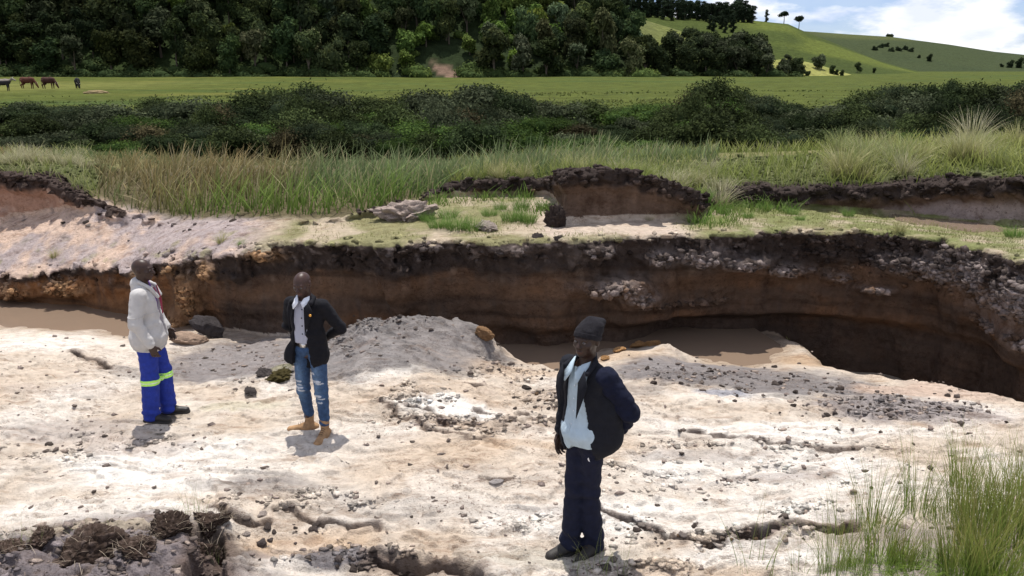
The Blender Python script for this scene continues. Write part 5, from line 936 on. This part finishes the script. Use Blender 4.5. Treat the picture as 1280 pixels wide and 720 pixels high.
def man_left():
    l = at_ground(200, 522); e = person((l.x, l.y, l.z), math.radians(98), 1.70, 'bald man in cream jacket and blue work trousers with neon bands')
    J = J0(); J.update(elR=(-.25, .045, 1.13), wrR=(-.235, -.075, .885), hdR=(.05, -.25, -1), elL=(.24, .0, 1.13), wrL=(.2, -.12, .93), anL=(.085, -.07, .09), anR=(-.095, .05, .09), knL=(.09, -.06, .49), knR=(-.095, .015, .49), toeL=(.05, -1), toeR=(-.25, -1), curl=30)
    hR = rotm('x', .10)@rotm('z', -.15); bv, T = make_body(e, J, hR, (.040, .021, .015), 1)
    cream = plain_mat('cream_cloth', (.47, .455, .44), .9, .06, 14, ((25, .006), (400, .0008))); blue = plain_mat('royal_blue_drill', (.014, .032, .25), .8, .15, 20, ((30, .006), (500, .0006))); neon = plain_mat('neon_tape', (.50, .90, .16), .5, .05, 30); white = plain_mat('silver_tape', (.7, .75, .7), .4, .05, 30)
    purple = plain_mat('purple_shirt', (.14, .06, .24), .8, .1, 30); black = plain_mat('black_leather', (.02, .018, .017), .45, .2, 30); rub = plain_mat('black_rubber', (.025, .024, .023), .8)
    tr = Vol((-.3, -.3, .02), (.3, .3, 1.06), .0062); legs(tr, J, (.100, .086, .086, .0)); tr.wrinkle(.011, 7, 7, 13, 11); tr.wrinkle(.006, 20, 20, 25, 12); tr.folds(.10, .07, .009, 34, 3); tr.folds(.50, .09, .005, 26, 5); tr.folds(.86, .07, .006, 24, 6, -2); t = tr.mesh('trousers', blue, e)
    for zz in (.435,):
        band_on(tr, 'reflective_band', neon, t, zz, zz+.062, .004, lambda X, Y, Z: -X+0.0, tilt=.05); band_on(tr, 'reflective_band', neon, t, zz-.02, zz+.042, .004, lambda X, Y, Z: X, tilt=.05)
        band_on(tr, 'silver_stripe', white, t, zz+.024, zz+.038, .0055, lambda X, Y, Z: -X, tilt=.05); band_on(tr, 'silver_stripe', white, t, zz+.004, zz+.018, .0055, lambda X, Y, Z: X, tilt=.05)
    sh = Vol((-.3, -.3, .8), (.3, .3, 1.52), .006); torso_cloth(sh, .006, .85); sh.wrinkle(.004, 12, 12, 12, 13); shirt = sh.mesh('shirt', purple, e)
    collar(e, 'collar', purple, [T((-.0, -.075, 1.45)), T((-.06, -.02, 1.50)), T((0, .05, 1.515)), T((.06, -.02, 1.50)), T((0, -.075, 1.45))], .014, parent=shirt)
    j = Vol((-.42, -.36, .70), (.42, .32, 1.56), .006); torso_cloth(j, .034, .80, .03, .078); j.put(cone((0, .04, 1.44), (0, .05, 1.47), .085, .075), .03)
    j.F = np.maximum(j.F, (.775-j.ax[2])[None, None, :]+.015*np.sin(j.ax[0]*14)[:, None, None]).astype(np.float32)
    j.put(region(lambda X, Y, Z: np.maximum(np.abs(X-.02)-np.clip(.022+(Z-.9)*.13, .012, .11), Y+.03), (-.2, -.4, .6), (.2, 0, 1.6)), 0, cut=True); j.put(cone((0, -.03, 1.45), (0, -.02, 1.62), .058, .085), 0, cut=True)
    sleeve(j, J, 'L', (.076, .062, .046)); sleeve(j, J, 'R', (.078, .066, .050)); j.wrinkle(.008, 6, 6, 9, 14); j.wrinkle(.006, 17, 17, 20, 15); j.folds(1.12, .08, .004, 24, 12); j.folds(.93, .05, .003, 30, 13); jk = j.mesh('jacket', cream, e)
    collar(e, 'collar', cream, [(-.035, -.135, 1.34), (-.075, -.085, 1.44), (-.06, .02, 1.50), (0, .07, 1.515), (.06, .02, 1.50), (.075, -.085, 1.44), (.06, -.135, 1.34)], .019, parent=jk)
    band_on(j, 'waistband', cream, jk, .775, .82, .007); band_on(j, 'seam', cream, jk, 1.19, 1.20, .004)
    lany = plain_mat('lanyard', (.25, .03, .06), .7); tube_mesh('lanyard', [[(-.04, -.11, 1.44, .006), (-.02, -.15, 1.3, .006), (.0, -.155, 1.15, .006)], [(.05, -.11, 1.44, .006), (.02, -.15, 1.3, .006), (.0, -.155, 1.15, .006)]], lany, 6, link=True, parent=shirt)
    shoe(e, J['anL'], J['toeL'], black, rub); shoe(e, J['anR'], J['toeR'], black, rub)
def man_middle():
    l = at_ground(394, 543); e = person((l.x, l.y, l.z), math.radians(-14), 1.70, 'bald man in black blazer, striped shirt, ripped jeans and tan boots')
    J = J0(); J.update(elL=(.30, .11, 1.13), wrL=(.10, .20, 1.0), hdL=(-1, .1, -.25), elR=(-.27, .10, 1.12), wrR=(-.06, .215, .98), hdR=(1, .0, -.2), pnL=(0, 1, 0), tnL=(0, 0, 1), pnR=(0, 1, 0), tnR=(0, 0, 1), knL=(.12, -.03, .49), anL=(.145, -.055, .10), hipL=(.088, 0, .9), knR=(-.095, .0, .49), anR=(-.085, .06, .10), toeL=(.05, -1), toeR=(-1.3, -.55))
    hR = rotm('z', .0)@rotm('x', .36); bv, T = make_body(e, J, hR, (.050, .026, .020), 2)
    blk = plain_mat('black_wool', (.006, .006, .009), .95, .2, 30, ((30, .005), (500, .0006))); black = plain_mat('belt_leather', (.015, .013, .012), .5); steel = plain_mat('buckle_steel', (.7, .7, .7), .3, .05, metallic=1); tan = plain_mat('tan_suede', (.34, .205, .105), .95, .25, 22); sole = plain_mat('pale_sole', (.62, .52, .40), .8)
    # fine striped shirt cloth
    m, t, b = new_mat('striped_shirt'); tcn = noise_bump(t, b, ((20, .004), (300, .0006))); w = nd(t, 'ShaderNodeTexWave', wave_type='BANDS', bands_direction='X'); w.inputs['Scale'].default_value = 22; t.links.new(tcn.outputs['Object'], w.inputs[0]); r = nd(t, 'ShaderNodeValToRGB'); r.color_ramp.elements[0].color = (.26, .27, .34, 1); r.color_ramp.elements[1].color = (.46, .47, .54, 1); t.links.new(w.outputs[0], r.inputs[0]); t.links.new(r.outputs[0], b.inputs['Base Color']); b.inputs['Roughness'].default_value = .8; shm = m
    jean = vc_mat('blue_denim', .85, ((40, .004), (500, .0008)), .35, 26)
    tr = Vol((-.32, -.3, .05), (.32, .3, 1.06), .0062); legs(tr, J, (.088, .066, .050, .085)); tr.wrinkle(.006, 10, 10, 22, 21); tr.wrinkle(.004, 25, 25, 50, 22); tr.folds(.16, .08, .006, 42, 7); tr.folds(.47, .06, .005, 36, 8); tr.folds(.86, .07, .005, 30, 9, -2)
    rips = [(-.11, .53, .05, .012), (-.09, .50, .045, .008), (-.10, .56, .03, .008), (.10, .62, .05, .012), (.13, .60, .04, .008), (.11, .47, .04, .012), (.14, .44, .04, .008), (.06, .70, .025, .014), (.13, .40, .03, .007), (-.11, .60, .04, .01)]
    def jc(V):
        c = np.tile(np.array((.035, .07, .145)), (len(V), 1)); fade = np.exp(-((np.abs(V[:, 0])-.10)/.045)**2)*smooth(.0, -.05, V[:, 1])*smooth(.3, .5, V[:, 2])*smooth(.88, .7, V[:, 2]); c = c*(1-fade[:, None]*.6)+np.array((.13, .21, .32))*fade[:, None]*.6
        for x, z, w_, h_ in rips:
            q = (((np.abs(V[:, 0]-x)/w_)**3+(np.abs(V[:, 2]-z)/h_)**2 < 1) & (V[:, 1] < .0))[:, None]; c = np.where(q, np.array((.42, .45, .50)), c)
        return c
    jn = tr.mesh('jeans', jean, e, jc)
    bt = band_on(tr, 'belt', black, jn, .978, 1.018, .009); y = surf(tr, 0, 1.0); mesh_np('buckle', np.array([(x-.01, yy, z) for x in (-.030, .030) for yy in (y-.022, y-.004) for z in (.972, 1.022)]), [(0, 1, 3, 2), (4, 6, 7, 5), (0, 4, 5, 1), (2, 3, 7, 6), (1, 5, 7, 3), (0, 2, 6, 4)], steel, parent=bt, smoothed=False)
    sh = Vol((-.32, -.32, .92), (.32, .3, 1.52), .006); torso_cloth(sh, .010, .9); sh.F = np.maximum(sh.F, (1.018-sh.ax[2])[None, None, :]).astype(np.float32); sh.wrinkle(.006, 12, 12, 8, 23); s_ = sh.mesh('shirt', shm, e)
    wh = plain_mat('white_collar', (.75, .77, .82), .8); c1 = slab('collar', [(-.012, -.125, 1.435), (-.055, -.150, 1.375), (-.092, -.10, 1.42), (-.066, -.035, 1.488), (-.03, -.085, 1.475)], .008, wh, s_, (-.3, -1, .3)); c2 = slab('collar', [(.012, -.125, 1.435), (.055, -.150, 1.375), (.092, -.10, 1.42), (.066, -.035, 1.488), (.03, -.085, 1.475)], .008, wh, s_, (.3, -1, .3))
    for z in (1.36, 1.28, 1.20, 1.12, 1.05): button('button', sh, .004, z, .008, black, s_)
    j = Vol((-.46, -.36, .62), (.46, .36, 1.56), .006); torso_cloth(j, .024, .76, .012, .072); j.put(ell((-.15, -.03, .86), (.095, .11, .14)), .04)
    j.F = np.maximum(j.F, (.735-.10*smooth(.0, -.25, j.ax[0])*-1)[:, None, None]-j.ax[2][None, None, :]).astype(np.float32)
    j.put(region(lambda X, Y, Z: np.maximum(np.abs(X+.02)-(.072+np.clip(Z-1.0, -.3, .25)*(-.02)+.12*np.clip(1.02-Z, 0, .3)), Y+.035), (-.3, -.4, .5), (.3, 0, 1.6)), 0, cut=True); j.put(cone((0, -.05, 1.44), (0, -.04, 1.62), .068, .10), 0, cut=True)
    sleeve(j, J, 'L', (.070, .056, .042)); sleeve(j, J, 'R', (.068, .055, .042)); j.wrinkle(.010, 7, 7, 10, 24); j.wrinkle(.005, 20, 20, 22, 25); j.folds(1.12, .08, .006, 24, 14); jk = j.mesh('blazer', blk, e)
    for s in (-1, 1): slab('lapel', [(s*.075-.02, -.150, 1.40), (s*.10, -.135, 1.45), (s*.135, -.13, 1.36), (s*.12, -.150, 1.30), (s*.075-.02, -.165, 1.12)], .010, blk, jk, (s*.3, -1, .1))
    gold = plain_mat('gold_pin', (.75, .38, .08), .35, .1, metallic=.7); V, F = ICO2; mesh_np('pin_badge', V*np.array([.014, .006, .014])+np.array([.125, -.160, 1.33]), F, gold, parent=jk)
    collar(e, 'collar', blk, [(-.10, -.10, 1.43), (-.085, .0, 1.455), (0, .06, 1.475), (.085, .0, 1.455), (.10, -.10, 1.43)], .026, parent=jk)
    for s in ('L', 'R'): shoe(e, J['an'+s], J['toe'+s], tan, sole, L=.29, W=.048, hi=.175, name='boot')
def man_front():
    l = at_ground(727, 690); e = person((l.x, l.y, l.z), math.radians(-50), 1.83, 'man in black knitted hat, dark jacket, pale blue shirt and navy trousers')
    J = J0(); J.update(shL=(.165, .02, 1.385), elL=(.285, .13, 1.16), wrL=(.16, .19, .97), hdL=(-1, .2, -.3), pnL=(0, 1, 0), tnL=(0, 0, 1), elR=(-.205, .02, 1.12), wrR=(-.20, -.04, .89), hdR=(-.02, -.12, -1), curl=26,
                       hipL=(.072, .01, .90), hipR=(-.072, .01, .90), knL=(.044, .02, .49), knR=(-.044, -.045, .49), anL=(.056, .06, .09), anR=(-.050, -.06, .09), toeL=(.25, -1), toeR=(-.15, -1))
    hR = rotm('z', .22)@rotm('x', .04); bv, T = make_body(e, J, hR, (.032, .017, .012), 3)
    navy = plain_mat('navy_trouser_cloth', (.007, .009, .024), .9, .2, 30, ((30, .005), (500, .0006))); blk = plain_mat('dark_jacket_cloth', (.008, .009, .014), .95, .2, 30, ((26, .006), (500, .0006))); sheen = plain_mat('navy_sleeve', (.0055, .0075, .021), .9, .2, 30, ((26, .006), (300, .001)), spec=.2)
    blue = plain_mat('pale_blue_shirt', (.40, .50, .57), .85, .08, 22, ((22, .008), (400, .0008))); knit = plain_mat('black_knit', (.012, .011, .014), 1, .25, 50, ((90, .004),)); black = plain_mat('scuffed_black', (.03, .027, .024), .6); rub = plain_mat('dark_rubber', (.03, .028, .026), .85)
    tr = Vol((-.3, -.3, .02), (.3, .3, 1.06), .0062); legs(tr, J, (.084, .068, .074, -.01)); tr.wrinkle(.012, 6, 6, 12, 31); tr.wrinkle(.006, 18, 18, 25, 32); tr.folds(.12, .09, .010, 28, 3); tr.folds(.48, .10, .007, 22, 5); tr.folds(.86, .08, .007, 22, 6, -2); t_ = tr.mesh('trousers', navy, e)
    wh = plain_mat('white_print', (.8, .8, .8), .7)
    y = surf(tr, .10, .80); mesh_np('logo', [(.085, y-.003, .785), (.118, y-.004, .785), (.102, y-.004, .812), (.11, y-.003, .80)], [(0, 1, 2)], wh, parent=t_, smoothed=False)
    sh = Vol((-.32, -.34, .78), (.32, .3, 1.52), .006); torso_cloth(sh, .012, .84, .012); sh.put(ell((.02, -.06, .965), (.135, .10, .075)), .04); sh.F = np.maximum(sh.F, (.89-.05*smooth(.02, -.05, sh.ax[0]))[:, None, None]-sh.ax[2][None, None, :]).astype(np.float32); sh.wrinkle(.007, 9, 9, 5, 33); sh.wrinkle(.005, 22, 22, 12, 34); s_ = sh.mesh('shirt', blue, e)
    for s in (-1, 1): slab('collar', [(s*.012, -.120, 1.42), (s*.050, -.152, 1.345), (s*.095, -.105, 1.40), (s*.070, -.03, 1.492), (s*.035, -.08, 1.47)], .010, blue, s_, (s*.35, -1, .3))
    tube_mesh('placket', [[(.0, surf(sh, 0, z)-.001, z, .004) for z in np.arange(.95, 1.36, .04)]], blue, 6, link=True, parent=s_)
    for z in (1.32, 1.23, 1.14, 1.05): button('button', sh, .004, z, .006, plain_mat('shirt_button', (.6, .65, .7), .4) if 'shirt_button' not in bpy.data.materials else bpy.data.materials['shirt_button'], s_, .006)
    j = Vol((-.46, -.38, .68), (.52, .40, 1.56), .006); torso_cloth(j, .022, .80, .01, .074); j.put(ell((.13, .07, .95), (.13, .12, .13)), .06); j.put(ell((.15, .07, 1.12), (.11, .11, .2)), .05); j.put(cone((0, .01, 1.405), (.155, .01, 1.375), .068, .064), .04); j.put(cone((0, .01, 1.405), (-.155, .01, 1.375), .068, .064), .04)
    j.F = np.maximum(j.F, (.815-.03*smooth(-.1, .2, j.ax[0]))[:, None, None]-j.ax[2][None, None, :]).astype(np.float32)
    j.put(region(lambda X, Y, Z: np.maximum(np.abs(X-.005-.10*np.clip(1.2-Z, 0, .4))-(.078+.12*np.clip(1.25-Z, 0, .35)), Y+.03), (-.3, -.5, .5), (.35, 0, 1.6)), 0, cut=True); j.put(cone((0, -.05, 1.44), (0, -.04, 1.62), .070, .10), 0, cut=True)
    j.wrinkle(.007, 6, 6, 8, 35); j.wrinkle(.003, 18, 18, 20, 36); jk = j.mesh('jacket', blk, e)
    js = Vol((-.46, -.38, .78), (.52, .42, 1.56), .006); sleeve(js, J, 'L', (.080, .068, .050)); js.wrinkle(.014, 8, 8, 10, 37); js.wrinkle(.006, 22, 22, 22, 38); js.folds(1.14, .10, .009, 20, 15); js.folds(1.0, .05, .006, 34, 16); js.mesh('sleeve', sheen, jk)
    js = Vol((-.46, -.38, .78), (.52, .42, 1.56), .006); sleeve(js, J, 'R', (.072, .056, .046)); js.wrinkle(.012, 8, 8, 12, 39); js.wrinkle(.005, 22, 22, 22, 40); js.mesh('sleeve', blk, jk)
    for s in (-1, 1): slab('lapel', [(s*.072+.005, -.152, 1.38), (s*.10, -.12, 1.46), (s*.14, -.13, 1.36), (s*.13, -.150, 1.28), (s*.078+.005, -.17, 1.12)], .010, blk, jk, (s*.3, -1, .1))
    collar(e, 'collar', blk, [(-.105, -.10, 1.43), (-.085, .0, 1.48), (0, .07, 1.50), (.085, .0, 1.48), (.105, -.10, 1.43)], .018, parent=jk)
    h = Vol((-.2, -.2, 1.55), (.2, .25, 1.90), .005); h.put(ell(T((0, .014, 1.663)), (.086, .108, .096), hR), .02); h.put(ell(T((0.015, .055, 1.712)), (.072, .075, .058), hR@rotm('x', -.3)), .03); h.put(cone(T((.0, .03, 1.758)), T((.045, .110, 1.730)), .022, .028), .02)
    pl = hR@np.array([0, .42, 1.0]); pl /= np.linalg.norm(pl); o0 = T((0, 0, 1.640)); Xg, Yg, Zg = np.meshgrid(*h.ax, indexing='ij'); h.F = np.maximum(h.F, -((Xg-o0[0])*pl[0]+(Yg-o0[1])*pl[1]+(Zg-o0[2])*pl[2])).astype(np.float32); h.wrinkle(.006, 18, 18, 25, 41); hat = h.mesh('knitted_hat', knit, e)
    w = Vol((-.2, -.2, 1.55), (.2, .25, 1.90), .005); w.put(ell(T((0, .014, 1.660)), (.089, .111, .099), hR), .02); dpl = (Xg-o0[0])*pl[0]+(Yg-o0[1])*pl[1]+(Zg-o0[2])*pl[2]; w.F = np.maximum(w.F, np.maximum(-dpl-.004, dpl-.034)).astype(np.float32); w.mesh('brim', knit, hat)
    for s in ('L', 'R'): shoe(e, J['an'+s], J['toe'+s], black, rub)
man_left(); man_middle(); man_front()

def cow(px, py, Y, yaw, col, label, graze=True, s=1.0, pale=None):
    z = float(h_valley(np.array([(px-640)/1030*Y]), np.array([Y]))[0]); e = bpy.data.objects.new('cow', None); C.objects.link(e); e.location = ((px-640)/1030*Y, Y, z); e.rotation_euler = (0, 0, yaw); e.scale = (s,)*3; tag(e, label, 'cow', 'cattle grazing on the green field')
    v = Vol((-1.1, -.45, -.02), (1.5, .45, 1.6), .028); v.put(cone((-.62, 0, 1.05), (.5, 0, 1.02), .30, .33, ((0, 1, 0), .85)), .1); v.put(ell((-.05, 0, .92), (.55, .30, .30)), .1); v.put(cone((.45, 0, 1.2), (.25, 0, 1.3), .12, .10), .1); v.put(cone((-.75, 0, 1.22), (-.5, 0, 1.25), .1, .1), .1)
    v.put(cone((.62, 0, 1.08), (.98, 0, .68 if graze else 1.3), .21, .13), .1); hx, hz = (1.05, .50) if graze else (1.1, 1.36); tx, tz = (1.22, .14) if graze else (1.42, 1.2); v.put(cone((hx, 0, hz), (tx, 0, tz), .125, .08), .06)
    for q in (-1, 1):
        v.put(cone((hx-.05, q*.10, hz+.08), (hx-.10, q*.26, hz+.06), .035, .03), .03)
        v.put(cone((.48, q*.17, .85), (.50, q*.17, .42), .12, .065), .06); v.put(cone((.50, q*.17, .42), (.48, q*.17, .04), .06, .05), .03)
        v.put(cone((-.62, q*.18, .95), (-.52, q*.18, .60), .17, .10), .06); v.put(cone((-.52, q*.18, .60), (-.74, q*.18, .42), .09, .065), .04); v.put(cone((-.74, q*.18, .42), (-.70, q*.18, .04), .06, .05), .03)
    def cf(V):
        c = np.tile(np.array(col), (len(V), 1))
        if pale is not None: c = np.where(((V[:, 2] > 1.12)+.0*V[:, 0] > .5)[:, None], np.array(pale), c)
        c = np.where((V[:, 2] < .07)[:, None], np.array((.02, .018, .015)), c); return c
    v.mesh('body', M['hide'], e, cf); hm = bpy.data.materials.get('horn') or plain_mat('horn', (.5, .45, .36), .6)
    tube_mesh('horn', [[(hx-.02, .10, hz+.12, .03), (hx-.02, .22, hz+.18, .022), (hx+.04, .25, hz+.30, .008)]], hm, 6, link=True, parent=e); tube_mesh('horn', [[(hx-.02, -.10, hz+.12, .03), (hx-.02, -.22, hz+.18, .022), (hx+.04, -.25, hz+.30, .008)]], hm, 6, link=True, parent=e)
    tube_mesh('tail', [[(-.90, 0, 1.22, .035), (-1.0, .02, .9, .022), (-.98, .03, .55, .02), (-.97, .03, .40, .05), (-.97, .03, .28, .01)]], M['hide'], 6, link=True, parent=e, col=col)
M['hide'] = vc_mat('cow_hide', .8, ((6, .02),), .2, 3, spec=.2)
cow(36, 101, 106, .0, (.085, .030, .02), 'reddish brown cow grazing, second from the left', s=1.05)
cow(62, 102, 104, -.15, (.05, .02, .016), 'dark brown cow grazing, third from the left', s=1.05)
cow(98, 103, 104, -1.0, (.012, .011, .012), 'black cow grazing apart from the others at the right', s=.95)
cow(5, 106, 92, .1, (.03, .026, .03), 'dark cow with pale back at the left edge of the field', False, .95, pale=(.22, .19, .165))
def field_mound():
    V, F = ICO4; V = V*(1+.3*fbm(V[:, 0]*2, V[:, 1]*2, V[:, 2]*2, 3, 5))[:, None]*np.array([1.3, .6, .28]); x, y = (120-640)/1030*84, 84; o = mesh_np('earth_mound', V, F, M['clod'], np.tile(np.array((.22, .17, .09)), (len(V), 1))); o.location = (x, y, float(h_valley(np.array([x]), np.array([float(y)]))[0])+.05); tag(o, 'low brown mound in the field right of the black cow', 'mound')
field_mound()
